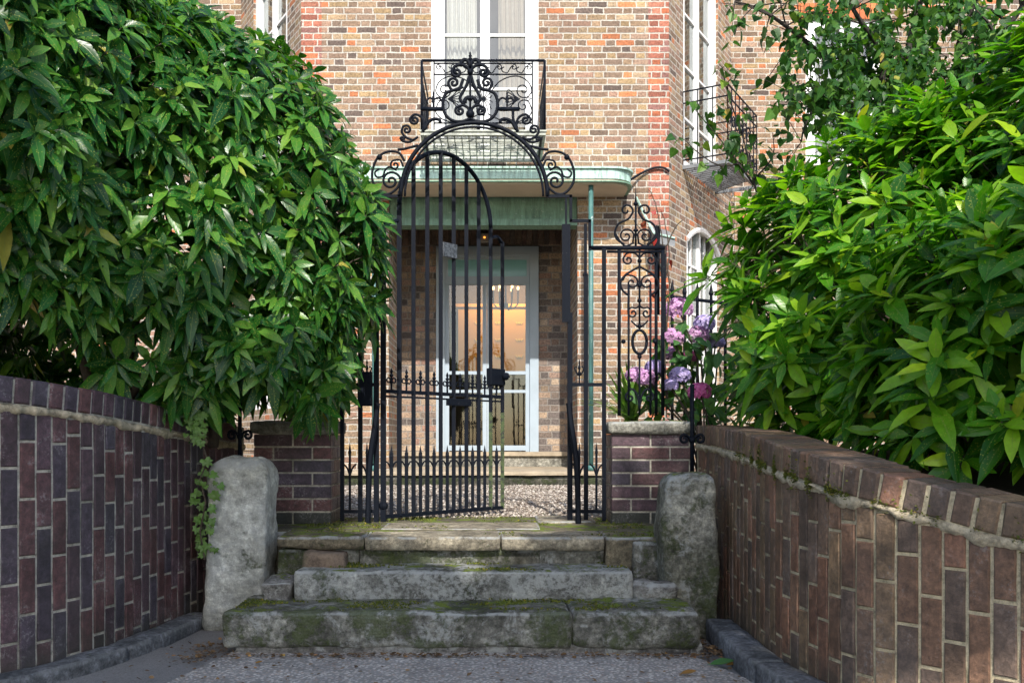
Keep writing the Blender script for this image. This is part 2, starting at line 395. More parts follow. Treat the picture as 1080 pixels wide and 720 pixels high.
def norm(a): return a / np.maximum(np.linalg.norm(a, axis=1, keepdims=True), 1e-9)
LAUREL = (np.array([0, .10, .28, .52, .76, .92, 1.0]), np.array([.06, .10, .72, 1.0, .72, .30, .02]))
HEART = (np.array([0, .22, .24, .40, .62, .84, 1.0]), np.array([.04, .06, .75, 1.0, .78, .34, .02]))
BLADE = (np.array([0, .15, .4, .65, .85, 1.0]), np.array([.6, .85, 1.0, .85, .5, .02]))
def leaves(P, D, N, L, W, droop, shape, fold=.22, wav=.0):
    """P base, D direction, N upper-side normal (n,3); L length, W half width, droop (n,)"""
    t_, w_ = shape; k = len(t_); n = len(P)
    D = norm(D); S = norm(np.cross(D, N)); N = np.cross(S, D)
    V = np.zeros((n, k, 3, 3)); UV = np.zeros((n, k, 3, 2))
    for j in range(k):
        base = P + D * (L * t_[j])[:, None] + np.array([0, 0, -1]) * (droop * L * t_[j] ** 2)[:, None] - N * (droop * L * .35 * t_[j] ** 2)[:, None]
        for i, sgn in enumerate((-1, 0, 1)):
            wobble = (RNG.random(n) - .5) * wav
            V[:, j, i] = base + S * (W * w_[j] * sgn)[:, None] + N * (W * w_[j] * (fold * abs(sgn) + wobble * abs(sgn)))[:, None]
            UV[:, j, i, 0] = sgn; UV[:, j, i, 1] = t_[j]
    V = V.reshape(-1, 3); UV = UV.reshape(-1, 2)
    f = []
    for j in range(k - 1):
        for i in range(2): f.append((j * 3 + i, j * 3 + i + 1, (j + 1) * 3 + i + 1, (j + 1) * 3 + i))
    F = (np.array(f)[None] + (np.arange(n) * k * 3)[:, None, None]).reshape(-1, 4)
    rnd = np.repeat(RNG.random(n), k * 3)
    return V, F, UV, rnd
def rosettes(P, A, m=8, L=.15, droop=.35, tilt=(35, 88), wr=.172, spread=.04):
    """whorls of laurel leaves at points P with axes A"""
    n = len(P); A = norm(A)
    ref = np.where(np.abs(A[:, 2:3]) < .9, np.array([[0, 0, 1.]]), np.array([[1., 0, 0]]))
    U = norm(np.cross(A, ref)); Vv = np.cross(A, U)
    LP, LD, LN, LL = [], [], [], []
    off = RNG.random(n) * 6.28; sc_ = .65 + RNG.random(n) * .65
    for q in range(m):
        an = off + q * 2.399 + (RNG.random(n) - .5) * .5
        ti = np.radians(tilt[0] + (tilt[1] - tilt[0]) * (q + RNG.random(n)) / m)
        rad = U * np.cos(an)[:, None] + Vv * np.sin(an)[:, None]
        d = A * np.cos(ti)[:, None] + rad * np.sin(ti)[:, None]
        nn = A * np.sin(ti)[:, None] - rad * np.cos(ti)[:, None]
        nn += RNG.normal(0, .12, (n, 3)); nn[:, 2] += .25
        LP.append(P - A * (spread * q / m)[..., None] if np.ndim(spread) else P - A * spread * q / m); LD.append(d); LN.append(nn)
        LL.append(L * sc_ * (.62 + .5 * (q + 1) / m) * (.8 + .4 * RNG.random(n)))
    P_, D_, N_, L_ = np.concatenate(LP), np.concatenate(LD), np.concatenate(LN), np.concatenate(LL)
    return leaves(P_, D_, N_, L_, L_ * wr * (.85 + .3 * RNG.random(len(L_))), droop * (.5 + RNG.random(len(L_))), LAUREL, .22, .25)

def rough_box(x0, x1, y0, y1, z0, z1, r=.015, res=.03, amp=.006, seed=0, freq=5., taper=0., round_top=0., fine=.002):
    """box with rounded, worn, uneven faces; returns MB"""
    cx, cy, cz = (x0 + x1) / 2, (y0 + y1) / 2, (z0 + z1) / 2; hx, hy, hz = (x1 - x0) / 2, (y1 - y0) / 2, (z1 - z0) / 2
    idx = {}; V = []; F = []
    nx, ny, nz = [max(2, int(round(2 * h / res))) for h in (hx, hy, hz)]
    def vert(i, j, k):
        key = (i, j, k)
        if key in idx: return idx[key]
        p = Vector((-hx + 2 * hx * i / nx, -hy + 2 * hy * j / ny, -hz + 2 * hz * k / nz))
        q = Vector((max(-hx + r, min(hx - r, p.x)), max(-hy + r, min(hy - r, p.y)), max(-hz + r, min(hz - r, p.z))))
        d = p - q
        if d.length > 1e-9:
            nn = d.normalized(); p = q + nn * r
        else: nn = Vector((0, 0, 0))
        w_ = p + Vector((cx, cy, cz))
        a = noise.fractal(w_ * freq + Vector((seed * 3.1, seed, 0)), .8, 2., 4) * amp + noise.noise(w_ * 45 + Vector((seed, 0, 0))) * fine
        big = noise.noise(w_ * 2.2 + Vector((0, seed * 2., 3))) * amp
        p = p + (nn if nn.length else Vector((0, 0, 1))) * (a + big)
        if taper: f = 1 - taper * (p.z + hz) / (2 * hz); p.x *= f; p.y *= f
        if round_top:
            tt = (p.z + hz) / (2 * hz)
            if tt > 1 - round_top:
                e = (tt - 1 + round_top) / round_top; sh = math.sqrt(max(0.02, 1 - .62 * e * e)); p.x *= sh; p.y *= sh
        V.append(p + Vector((cx, cy, cz))); idx[key] = len(V) - 1; return idx[key]
    for i in range(nx):
        for j in range(ny):
            F.append((vert(i, j, nz), vert(i + 1, j, nz), vert(i + 1, j + 1, nz), vert(i, j + 1, nz)))
            F.append((vert(i, j + 1, 0), vert(i + 1, j + 1, 0), vert(i + 1, j, 0), vert(i, j, 0)))
    for i in range(nx):
        for k in range(nz):
            F.append((vert(i, 0, k), vert(i + 1, 0, k), vert(i + 1, 0, k + 1), vert(i, 0, k + 1)))
            F.append((vert(i, ny, k + 1), vert(i + 1, ny, k + 1), vert(i + 1, ny, k), vert(i, ny, k)))
    for j in range(ny):
        for k in range(nz):
            F.append((vert(0, j, k + 1), vert(0, j + 1, k + 1), vert(0, j + 1, k), vert(0, j, k)))
            F.append((vert(nx, j, k), vert(nx, j + 1, k), vert(nx, j + 1, k + 1), vert(nx, j, k + 1)))
    m = MB(); m.add(V, F); return m

def catmull(pts, step=.02):
    P = [np.array(p, float) for p in pts]; P = [2 * P[0] - P[1]] + P + [2 * P[-1] - P[-2]]; out = []
    for i in range(1, len(P) - 2):
        n = max(2, int(np.linalg.norm(P[i + 1] - P[i]) / step))
        for k in range(n):
            t_ = k / n; a, b, c, d = P[i - 1], P[i], P[i + 1], P[i + 2]
            out.append(.5 * ((2 * b) + (c - a) * t_ + (2 * a - 5 * b + 4 * c - d) * t_ ** 2 + (3 * b - a - 3 * c + d) * t_ ** 3))
    out.append(P[-2]); return np.array(out)
CX, HY, F0, CZ = 519., 465., 1000., .93
def W(px, py, Y): return Vector(((px - CX) / F0 * Y, Y, CZ + (HY - py) / F0 * Y))   # measured from the photograph once, to place things at real depths

# ------------------------------------------------------------------ ground
def gsheet(name, x0, x1, y0, y1, z, mat, label=None):
    m = MB(); m.add([(x0, y0, z), (x1, y0, z), (x1, y1, z), (x0, y1, z)], [(0, 1, 2, 3)], [[(x0, y0), (x1, y0), (x1, y1), (x0, y1)]])
    return tag(m.build(name, mat), label, kind='structure')
t = NT('street_asphalt'); o = t.obj()
c = t.mix(1., (.19, .185, .18), t.ramp(t.noise(o, 1.7, 5), [(.3, .75), (.7, 1.2)]), 'MULTIPLY')
c = t.mix(.8, c, t.ramp(t.noise(o, 150., 3, .8), [(.3, .5), (.5, 1.), (.75, 1.7)]), 'MULTIPLY')
M['asphalt'] = t.done(t.bsdf(c, .8, t.bump(t.noise(o, 160., 4, .8), .6, .006)))
t = NT('pebbled_concrete'); o = t.obj()
v_ = t.n('ShaderNodeTexVoronoi', {'Vector': o, 'Scale': 70., 'Randomness': 1.}, out=1); vd = t.n('ShaderNodeTexVoronoi', {'Vector': o, 'Scale': 70.})
bw = t.n('ShaderNodeRGBToBW', {0: v_})
c = t.ramp(bw, [(0, (.12, .10, .09)), (.3, (.42, .39, .36)), (.6, (.62, .58, .53)), (.8, (.28, .20, .15)), (1, (.85, .80, .75))])
c = t.mix(t.step(vd, .38, .55), c, (.26, .25, .235))
c = t.mix(1., c, t.ramp(t.noise(o, 3., 6, .7), [(.3, .65), (.7, 1.2)]), 'MULTIPLY')
cr = t.step(t.noise(o, 7., 8, .8, dist=1.), .495, .502); 
M['pebble'] = t.done(t.bsdf(c, .8, t.bump(t.m2('SUBTRACT', 1., vd), .8, .008)))
t = NT('gravel'); o = t.obj()
v_ = t.n('ShaderNodeTexVoronoi', {'Vector': o, 'Scale': 42.}, out=1); vd = t.n('ShaderNodeTexVoronoi', {'Vector': o, 'Scale': 42.})
bw = t.n('ShaderNodeRGBToBW', {0: v_})
c = t.ramp(bw, [(0, (.09, .07, .055)), (.35, (.24, .20, .16)), (.65, (.36, .31, .26)), (1, (.46, .42, .37))])
c = t.mix(t.m2('MULTIPLY', t.step(t.noise(o, 2.6, 4), .52, .66), .5), c, (.10, .12, .04))
M['gravel'] = t.done(t.bsdf(c, .85, t.bump(t.m2('SUBTRACT', 1., vd), 1., .03)))

gsheet('ground', -90, 90, -90, 120, -.012, M['asphalt'])
gsheet('pavement', -6, 6, -.5, 4.3, -.004, M['asphalt'])
# pebbled apron in front of the bottom step, its edges running out at a slant
m = MB(); Vp = [(-1.45, 2.6, 0.004), (1.35, 2.6, 0.004), (.86, 4.12, .004), (-1.12, 4.3, .004)]; m.add(Vp, [(0, 1, 2, 3)])
tag(m.build('pavement_apron', M['pebble']), kind='structure')
# forecourt behind the gate
t_ = gsheet('gravel_forecourt', -9, 9, 5.95, 13.4, .44, M['gravel'])
# loose gravel stones with real relief
n = 9000; P = np.stack([RNG.uniform(-1.5, 1.6, n), 5.98 + 4.5 * RNG.random(n) ** 1.2, np.full(n, .446)], 1)
oct_ = np.array([(1, 0, 0), (0, 1, 0), (-1, 0, 0), (0, -1, 0), (0, 0, .7), (0, 0, -.6)]); of = np.array([(0, 1, 4), (1, 2, 4), (2, 3, 4), (3, 0, 4), (1, 0, 5), (2, 1, 5), (3, 2, 5), (0, 3, 5)])
s_ = RNG.uniform(.006, .017, (n, 1, 1)) * RNG.uniform(.7, 1.3, (n, 1, 3)); an = RNG.random(n) * 6.28
v = oct_[None] * s_; ca, sa = np.cos(an)[:, None], np.sin(an)[:, None]
v = np.stack([v[..., 0] * ca - v[..., 1] * sa, v[..., 0] * sa + v[..., 1] * ca, v[..., 2]], -1) + P[:, None]
t = NT('gravel_stones'); c = t.ramp(t.att('rnd'), [(0, (.10, .075, .06)), (.4, (.25, .205, .165)), (.75, (.36, .32, .27)), (1, (.52, .47, .42))]); M['stones'] = t.done(t.bsdf(c, .8))
g = np_mesh('gravel', v.reshape(-1, 3), (of[None] + (np.arange(n) * 6)[:, None, None]).reshape(-1, 3), M['stones'], rnd=np.repeat(RNG.random(n), 6), smooth=False)
tag(g, 'pale loose gravel covering the forecourt behind the gate', 'gravel', kind='stuff')

# ------------------------------------------------------------------ retaining walls
def wall_path(pts):
    P = catmull(pts, .01); d = np.linalg.norm(np.diff(P[:, :2], axis=0), axis=1); s = np.concatenate([[0], np.cumsum(d)])
    def at(q):
        p = [float(np.interp(q, s, P[:, k])) for k in range(3)]
        e = .03; a = [float(np.interp(q + e, s, P[:, k]) - np.interp(q - e, s, P[:, k])) for k in range(2)]
        l = math.hypot(*a); return p, (a[0] / l, a[1] / l)
    return at, s[-1]
# x, y, top height; both run away from the camera; side = +1 when the face looks to the right
LW = [(-3.9, 2.15, 1.25), (-3.0, 2.55, 1.23), (-2.3, 3.05, 1.2), (-1.87, 3.6, 1.178), (-1.69, 4.0, 1.142), (-1.615, 4.4, 1.105), (-1.56, 4.88, 1.065), (-1.50, 5.3, 1.03), (-1.44, 5.50, 1.015)]
RW = [(3.2, 1.15, .66), (2.5, 1.75, .68), (1.95, 2.25, .705), (1.56, 2.72, .742), (1.39, 2.95, .79), (1.21, 3.20, .85), (1.135, 3.64, .905), (1.128, 3.9, .935), (1.14, 4.29, .965), (1.165, 4.9, 1.0), (1.18, 5.48, 1.02)]
def retaining(name, pts, side, label, palette, bm, mm, seed):
    rnd = random.Random(seed); at, Ltot = wall_path(pts); root = thing(name, label, 'wall', (pts[0][0], pts[0][1], 0))
    base_z = -.01; bricks = MB(); mort = MB(); cope = MB(); cr = MB()
    cop_h = .104; cr_h = .028
    n = int(Ltot / .075); ncol = rnd.choice
    for i in range(n):
        q = (i + .5) * .075; p, tg = at(q); nx, ny = (tg[1] * side, -tg[0] * side); topz = p[2] - cop_h - cr_h
        tv, nv = Vector((tg[0], tg[1], 0)), Vector((nx, ny, 0)); c0 = Vector((p[0], p[1], 0))
        z = topz + rnd.uniform(-.004, .004) + (0 if i % 2 else 0); first = .215 if i % 2 == 0 else .103
        if i % 7 == 3: first = .16
        if i % 11 == 5: first = .06
        hh = first
        while z > base_z + .02:
            h = min(hh, z - base_z - .006)
            col = list(rnd.choice(palette)); k = rnd.uniform(.8, 1.25); col = [x * k for x in col]
            e = rnd.uniform(-.0018, .0018)
            tw = tv.copy(); tw.rotate(Matrix.Rotation(rnd.uniform(-.012, .012), 3, nv))
            bricks.obox(c0 + nv * (-.02 + e) + Vector((0, 0, z - h / 2)), tw, nv, Vector((0, 0, 1)), .0325 + rnd.uniform(-.0015, .0012), .022, h / 2 - rnd.uniform(0, .0015), .004, col)
            z -= h + .010; hh = .215
    # mortar sheet set back 6 mm from the brick faces
    ns = int(Ltot / .04); V = []; Fc = []; nz = 26
    for i in range(ns + 1):
        p, tg = at(i * Ltot / ns); nx, ny = (tg[1] * side, -tg[0] * side)
        for k in range(nz + 1):
            z = base_z + (p[2] - cop_h - base_z) * k / nz
            d = -.004 + noise.noise(Vector((p[0] * 9, p[1] * 9, z * 9))) * .0035
            V.append((p[0] + nx * d, p[1] + ny * d, z))
        V.append((p[0] - nx * .24, p[1] - ny * .24, p[2] - cop_h)); V.append((p[0] - nx * .24, p[1] - ny * .24, base_z))
    st = nz + 3
    for i in range(ns):
        for k in range(st - 1): Fc.append((i * st + k, (i + 1) * st + k, (i + 1) * st + k + 1, i * st + k + 1))
    mort.add(V, Fc); mort.build('mortar', mm, root, True)
    bricks.build('brickwork', bm, root)
    # creasing band of pale pointing, uneven
    V = []; Fc = []; ns = int(Ltot / .012)
    for i in range(ns + 1):
        q = i * Ltot / ns; p, tg = at(q); nx, ny = (tg[1] * side, -tg[0] * side)
        nn = noise.fractal(Vector((q * 6, seed, 0)), .8, 2., 4); n2 = noise.fractal(Vector((q * 15, seed + 5, 1)), .8, 2., 3)
        z1 = p[2] - cop_h + .004; z0 = z1 - cr_h - .010 + nn * .030; out = .006 + n2 * .011
        prof = [(-.02, z1 + .002), (out, z1 - .006 + n2 * .004), (out + .005, (z0 + z1) / 2), (out - .001, z0 + .004), (-.02, z0 - .002)]
        for d, z in prof: V.append((p[0] + nx * d, p[1] + ny * d, z))
    for i in range(ns):
        for k in range(4): Fc.append((i * 5 + k, (i + 1) * 5 + k, (i + 1) * 5 + k + 1, i * 5 + k + 1))
    cr.add(V, Fc); cr.build('creasing', M['creasing'], root, True)
    cols = MB()
    nco = int(Ltot / .0765); grp = 0.
    for i in range(nco):
        if rnd.random() < .2: grp = rnd.uniform(-.004, .006)
        q = (i + .5) * .0765; p, tg = at(q); nx, ny = (tg[1] * side, -tg[0] * side)
        tv, nv = Vector((tg[0], tg[1], 0)), Vector((nx, ny, 0)); k = rnd.uniform(.85, 1.3)
        col = [x * k for x in rnd.choice(palette)]
        dz = p[2] - at(min(q + .04, Ltot))[0][2]
        up = Vector((0, 0, 1)); tw = Vector((tv.x, tv.y, -dz / .04)).normalized(); up = tw.cross(nv) * (-1 if tw.cross(nv).z < 0 else 1)
        tw.rotate(Matrix.Rotation(rnd.uniform(-.02, .02), 3, nv))
        cols.obox(Vector((p[0], p[1], p[2] - cop_h / 2 + .003 + grp)) - nv * .105 + nv * rnd.uniform(-.002, .003), tw, nv, up, .0335 + rnd.uniform(-.001, .001), .113, .051, .007, col)
    cols.build('coping', bm, root)
    V = []; Fc = []; ns = int(Ltot / .03)                           # bedding mortar between and under the coping bricks
    for i in range(ns + 1):
        p, tg = at(i * Ltot / ns); nx, ny = (tg[1] * side, -tg[0] * side)
        for d, z in ((.001, p[2] - cop_h), (.001, p[2] - .006), (-.20, p[2] - .006), (-.20, p[2] - cop_h)): V.append((p[0] + nx * d, p[1] + ny * d, z))
    for i in range(ns):
        for k in range(3): Fc.append((i * 4 + k, (i + 1) * 4 + k, (i + 1) * 4 + k + 1, i * 4 + k + 1))
    b = MB(); b.add(V, Fc); b.build('bedding', mm, root)
    return at, Ltot
PL = [(.070, .040, .050), (.084, .040, .044), (.058, .042, .058), (.068, .038, .046), (.100, .044, .044), (.055, .044, .058)]
PR_WARMLIT = [(.18, .098, .058), (.14, .086, .055), (.20, .098, .058), (.12, .080, .058), (.17, .108, .060)]  # same bricks as the left wall, browned in colour to suggest warm light
atL, LL_ = retaining('retaining_wall', LW, +1, 'dark purple brick retaining wall in shade under the left laurel, bricks set upright', PL, M['brick'], M['mortar'], 3)
atR, LR_ = retaining('retaining_wall', RW, -1, 'upright-brick retaining wall, tinted brown for warm light, under the right laurel, moss along its coping', PR_WARMLIT, M['brick_r'], M['mortar_r'], 5)

# raised beds behind the walls
def bed(pts, xs, zoff, name):
    m = MB(); P = catmull(pts, .15); V = []; F = []
    for p in P: V += [(p[0] + xs * .15, p[1] + .1, p[2] - .14 + zoff), (xs * 9, p[1] + .1, p[2] - .14 + zoff)]
    for i in range(len(P) - 1): F.append((2 * i, 2 * i + 1, 2 * i + 3, 2 * i + 2))
    m.add(V, F); return tag(m.build(name, M['soil']), kind='structure')
bed(LW + [(-1.0, 6.3, 1.0)], -1, 0, 'soil_bed'); bed(RW + [(1.25, 6.0, .95)], 1, 0, 'soil_bed')

# kerb stones at the foot of the walls
def kerbs(at, q0, q1, side, label, grp, w0, h, n):
    for i in range(n):
        a = q0 + (q1 - q0) * i / n; b = q0 + (q1 - q0) * (i + 1) / n - .008
        m = rough_box(0, b - a, 0, w0, -.03, h, r=.014, res=.03, amp=.006, seed=i + side)
        def xf(p):
            (x, y, z), tg = at(a + p[0]); nx, ny = (tg[1] * side, -tg[0] * side); return (x + nx * (p[1] + .004), y + ny * (p[1] + .004), p[2])
        o = m.build('kerb_stone', M['kerb'], None, True, xf); tag(o, label[i], 'kerb', grp)
kerbs(atL, LL_ - 3.9, LL_ - .62, +1, ['dark kerb stone at the foot of the left wall, nearest the camera', 'dark kerb stone at the foot of the left wall, before the middle one', 'dark kerb stone in the middle of the left wall foot', 'dark kerb stone at the foot of the left wall, against the pale bollard'], 'kerb stones at the wall feet', .12, .055, 4)
kerbs(atR, LR_ - 3.6, LR_ - .95, -1, ['dark kerb stone at the foot of the right wall, nearest the camera', 'dark kerb stone midway along the foot of the right wall', 'dark sloping kerb stone beside the right end of the bottom step'], 'kerb stones at the wall feet', .13, .09, 3)

# ------------------------------------------------------------------ steps and landing
s1 = thing('stone_step', 'widest bottom step of mossy stone with pale worn patches, joined near its right end', 'step', (0, 4.13, 0), 'stone steps up to the gate')
rough_box(-1.175, .345, 4.13, 4.62, .028, .186, r=.022, res=.02, amp=.009, seed=1).build('slab', M['step'], s1, True)
rough_box(.349, .905, 4.125, 4.62, .028, .188, r=.03, res=.02, amp=.009, seed=2).build('slab', M['step'], s1, True)
rough_box(-1.14, .93, 4.155, 4.6, -.03, .045, r=.012, res=.025, amp=.012, seed=3, freq=7).build('footing', M['rubble'], s1, True)
s2 = thing('stone_step', 'narrow middle step of pale blotched stone with a mossy tread', 'step', (0, 4.45, .186), 'stone steps up to the gate')
rough_box(-.93, .665, 4.45, 4.78, .17, .320, r=.018, res=.02, amp=.008, seed=4).build('slab', M['step2'], s2, True)
s3 = thing('stone_step', 'top step of dark slabs projecting over a recessed riser', 'step', (0, 4.70, .318), 'stone steps up to the gate')
rough_box(-.632, .040, 4.69, 5.02, .388, .457, r=.008, res=.02, amp=.003, seed=6).build('slab', M['slab'], s3, True)
rough_box(.045, .555, 4.69, 5.02, .388, .457, r=.008, res=.02, amp=.003, seed=7).build('slab', M['slab'], s3, True)
rough_box(-.66, .56, 4.735, 5.0, .28, .387, r=.006, res=.03, amp=.006, seed=8).build('riser', M['step'], s3, True)
d = thing('landing', 'mossy stone landing under the open iron gate between the two piers', 'landing', (0, 5.3, 0))
rough_box(-1.42, 1.2, 5.0, 6.0, .2, .453, r=.01, res=.04, amp=.004, seed=9).build('base', M['landing'], d, True)
rough_box(-1.07, -.64, 4.68, 5.04, .40, .458, r=.014, res=.022, amp=.010, seed=10).build('edge_stone', M['landing'], d, True)
rough_box(-1.07, -.665, 4.74, 5.0, .18, .39, r=.01, res=.025, amp=.010, seed=11).build('edge_wall', M['step'], d, True)
rough_box(.565, .86, 4.70, 5.04, .27, .458, r=.016, res=.025, amp=.010, seed=12).build('edge_stone', M['landing'], d, True)
rough_box(-.60, .26, 5.10, 5.50, .44, .461, r=.006, res=.03, amp=.002, seed=13).build('paving_slab', M['slab'], d, True)
rough_box(.265, .60, 5.48, 5.93, .44, .468, r=.006, res=.03, amp=.002, seed=14).build('paving_slab', M['slab'], d, True)
# blocks flanking the steps
o = rough_box(-1.10, -.935, 4.44, 4.72, .12, .275, r=.03, res=.022, amp=.03, seed=21, freq=4).build('rubble_block', M['rubble'], None, True)
tag(o, 'sloping grey rubble block between the left bollard and the middle step', 'stone block', 'rubble blocks beside the steps')
o = rough_box(-.925, -.72, 4.60, 4.9, .25, .385, r=.02, res=.022, amp=.012, seed=25, freq=6).build('rubble_block', mortar_mat('red_rubble', (.17, .125, .09)), None, True)
tag(o, 'reddish crumbling brick block under the left end of the landing', 'stone block', 'rubble blocks beside the steps')
o = rough_box(.675, .87, 4.45, 4.8, .15, .255, r=.03, res=.02, amp=.03, seed=23, freq=5).build('rubble_block', M['rubble'], None, True)
tag(o, 'small whitewashed rubble block between the middle step and the right bollard', 'stone block', 'rubble blocks beside the steps')
o = rough_box(.69, .9, 4.66, 4.98, .1, .44, r=.02, res=.03, amp=.012, seed=24).build('rubble_block', M['step'], None, True)
tag(o, 'dark mossy block under the right end of the landing', 'stone block', 'rubble blocks beside the steps')

# ------------------------------------------------------------------ bollards
def bollard(cx, cy, hx, hy, h, mat, label, seed, lean):
    m = rough_box(cx - hx, cx + hx, cy - hy, cy + hy, -.03, h, r=.042, res=.014, amp=.017, seed=seed, freq=3.2, taper=.08, round_top=.11, fine=.003)
    o = m.build('stone_bollard', mat, None, True, lambda p: (p[0] + lean * p[2], p[1], p[2]))
    return tag(o, label, 'bollard', 'stone bollards flanking the steps')
bollard(-1.285, 4.86, .160, .15, .850, M['bollard'], 'tall pale stone bollard with a yellow lichen face at the left of the steps', 31, .02)
bollard(.955, 4.63, .140, .13, .785, M['bollard_r'], 'green-stained mossy stone bollard at the right of the steps', 33, 0.)

# ------------------------------------------------------------------ piers
def pier(x0, x1, side, label):
    root = thing('gate_pier', label, 'pier', ((x0 + x1) / 2, 5.6, .45), 'brick gate piers'); rnd = random.Random(int(x0 * 100)); b = MB()
    y0, y1 = 5.47, 5.83; z0 = .445
    for r in range(7):
        z = .972 - .0375 - r * .075; off = (.1125 if r % 2 else 0)
        for face in range(2):
            if face == 0: u0, u1, o0, t0, n0 = x0, x1, (0, y0), (1, 0), (0, -1)
            else: u0, u1, o0, t0, n0 = y0, y1, ((x1 if side < 0 else x0), 0), (0, 1), ((1, 0) if side < 0 else (-1, 0))
            u = u0 - .225 + off + (.1125 if face else 0)
            while u < u1:
                a, bb = max(u, u0), min(u + .225, u1)
                if bb - a > .03:
                    k = rnd.uniform(.85, 1.25); col = [q * k for q in rnd.choice(PL)]
                    c = ((a + bb) / 2 + 0, y0 + .03, z) if face == 0 else (o0[0] - n0[0] * .03, (a + bb) / 2, z)
                    ea = a if a == u0 else a + .005; eb = bb if bb == u1 else bb - .005
                    c = ((ea + eb) / 2, c[1], c[2]) if face == 0 else (c[0], (ea + eb) / 2, c[2])
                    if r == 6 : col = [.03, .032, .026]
                    if face == 1: ea2 = max(ea, y0 + .062); c = (c[0], (ea2 + eb) / 2, c[2]); hw = (eb - ea2) / 2
                    else: hw = (eb - ea) / 2
                    if hw > .008: b.obox(c, (*t0, 0), (*n0, 0), (0, 0, 1), hw, .03, .0325, .004, col)
                u += .225
    b.build('brickwork', M['brick'], root)
    m = MB(); m.box(x0 + .006, x1 - .006, y0 + .006, y1, z0, .97); m.build('mortar', M['mortar'], root)
    rough_box(x0 - .022, x1 + (.03 if side < 0 else .0) + (.0 if side < 0 else .01), y0 - .03, y1 + .03, .972, 1.045, r=.012, res=.025, amp=.006, seed=40 + side).build('cap_stone', M['cap'], root, True)
    return root
pier(-1.375, -.93, -1, 'purple brick gate pier with pale stone cap, left of the open gate')
pier(.69, 1.16, 1, 'purple brick gate pier with mossy stone cap, below the hydrangea')

# ------------------------------------------------------------------ ironwork
GY = 5.56; GS = 1000 / GY
IR = M['iron']
def G(px, py, Y=GY): return W(px, py, Y)
def curve2(pts, closed=False): return catmull(pts, 1.2)
def spiral_from(pts, c, turns, sgn, rend=.12):
    x, y = pts[-1]; r0 = math.hypot(x - c[0], y - c[1]); a0 = math.atan2(y - c[1], x - c[0]); n = int(turns * 18)
    return [(c[0] + r0 * ((1 - i / n) * (1 - rend) + rend) * math.cos(a0 + sgn * 2 * math.pi * turns * i / n), c[1] + r0 * ((1 - i / n) * (1 - rend) + rend) * math.sin(a0 + sgn * 2 * math.pi * turns * i / n)) for i in range(1, n + 1)]
class Iron(MB):
    """scroll ironwork drawn in photograph measures on one vertical plane"""
    def line(s, pts, r, smooth=True, Y=GY, sp=None, n=6, endball=0, flat=None):
        if n == 4: r = [q * 1.3 for q in r] if isinstance(r, list) else r * 1.3
        if n == 4 and len(pts) > 2 and not isinstance(r, list):
            for (a, b), (c, d) in zip(pts[:-1], pts[1:]):
                l = math.hypot(c - a, d - b) or 1; e = r * 700 / Y / 1.4; ux, uy = (c - a) / l * e, (d - b) / l * e
                s.tube([W(a - ux, b - uy, Y), W(c + ux, d + uy, Y)], r, 4, flat=flat)
            return
        p = [tuple(q) for q in (catmull(pts, 1.5) if smooth and len(pts) > 2 else pts)]
        if sp: p = p + spiral_from(p, *sp)
        s.tube([W(a, b, Y) for a, b in p], r, n, flat=flat)
        if endball: s.ball(W(p[-1][0], p[-1][1], Y), endball)
    def both(s, mx, pts, r, **k):
        s.line(pts, r, **k)
        k2 = dict(k)
        if k2.get('sp'): c, tn, sg = k2['sp'][:3]; k2['sp'] = ((2 * mx - c[0], c[1]), tn, -sg)
        s.line([(2 * mx - a, b) for a, b in pts], r, **k2)
    def finial(s, px, py0, py1, r=.008, Y=GY):
        p0, p1 = W(px, py0, Y), W(px, py1, Y); h = p1.z - p0.z
        s.lathe(p0, [(r * .6, 0), (r * .6, h * .3), (r * 1.5, h * .42), (r * .6, h * .52), (r * 1.2, h * .65), (r * .5, h * .75), (r * .7, h * .85), (.0005, h)], 8)
fr = thing('gate_surround', 'black wrought iron gate surround with arched scrolled overthrow standing between the brick piers', 'gate frame', (0, GY, .457))
MX = 499.
def mir(x): return 2 * MX - x
# arch
m = Iron()
for rr, th in ((77.5, .013), (73.0, .007)):
    p = [(MX + 1 + rr * math.cos(a), 207 - rr * math.sin(a) * 1.0) for a in np.linspace(0, math.pi, 40)]
    m.line(p, th, smooth=False)
m.build('arch', IR, fr, True)
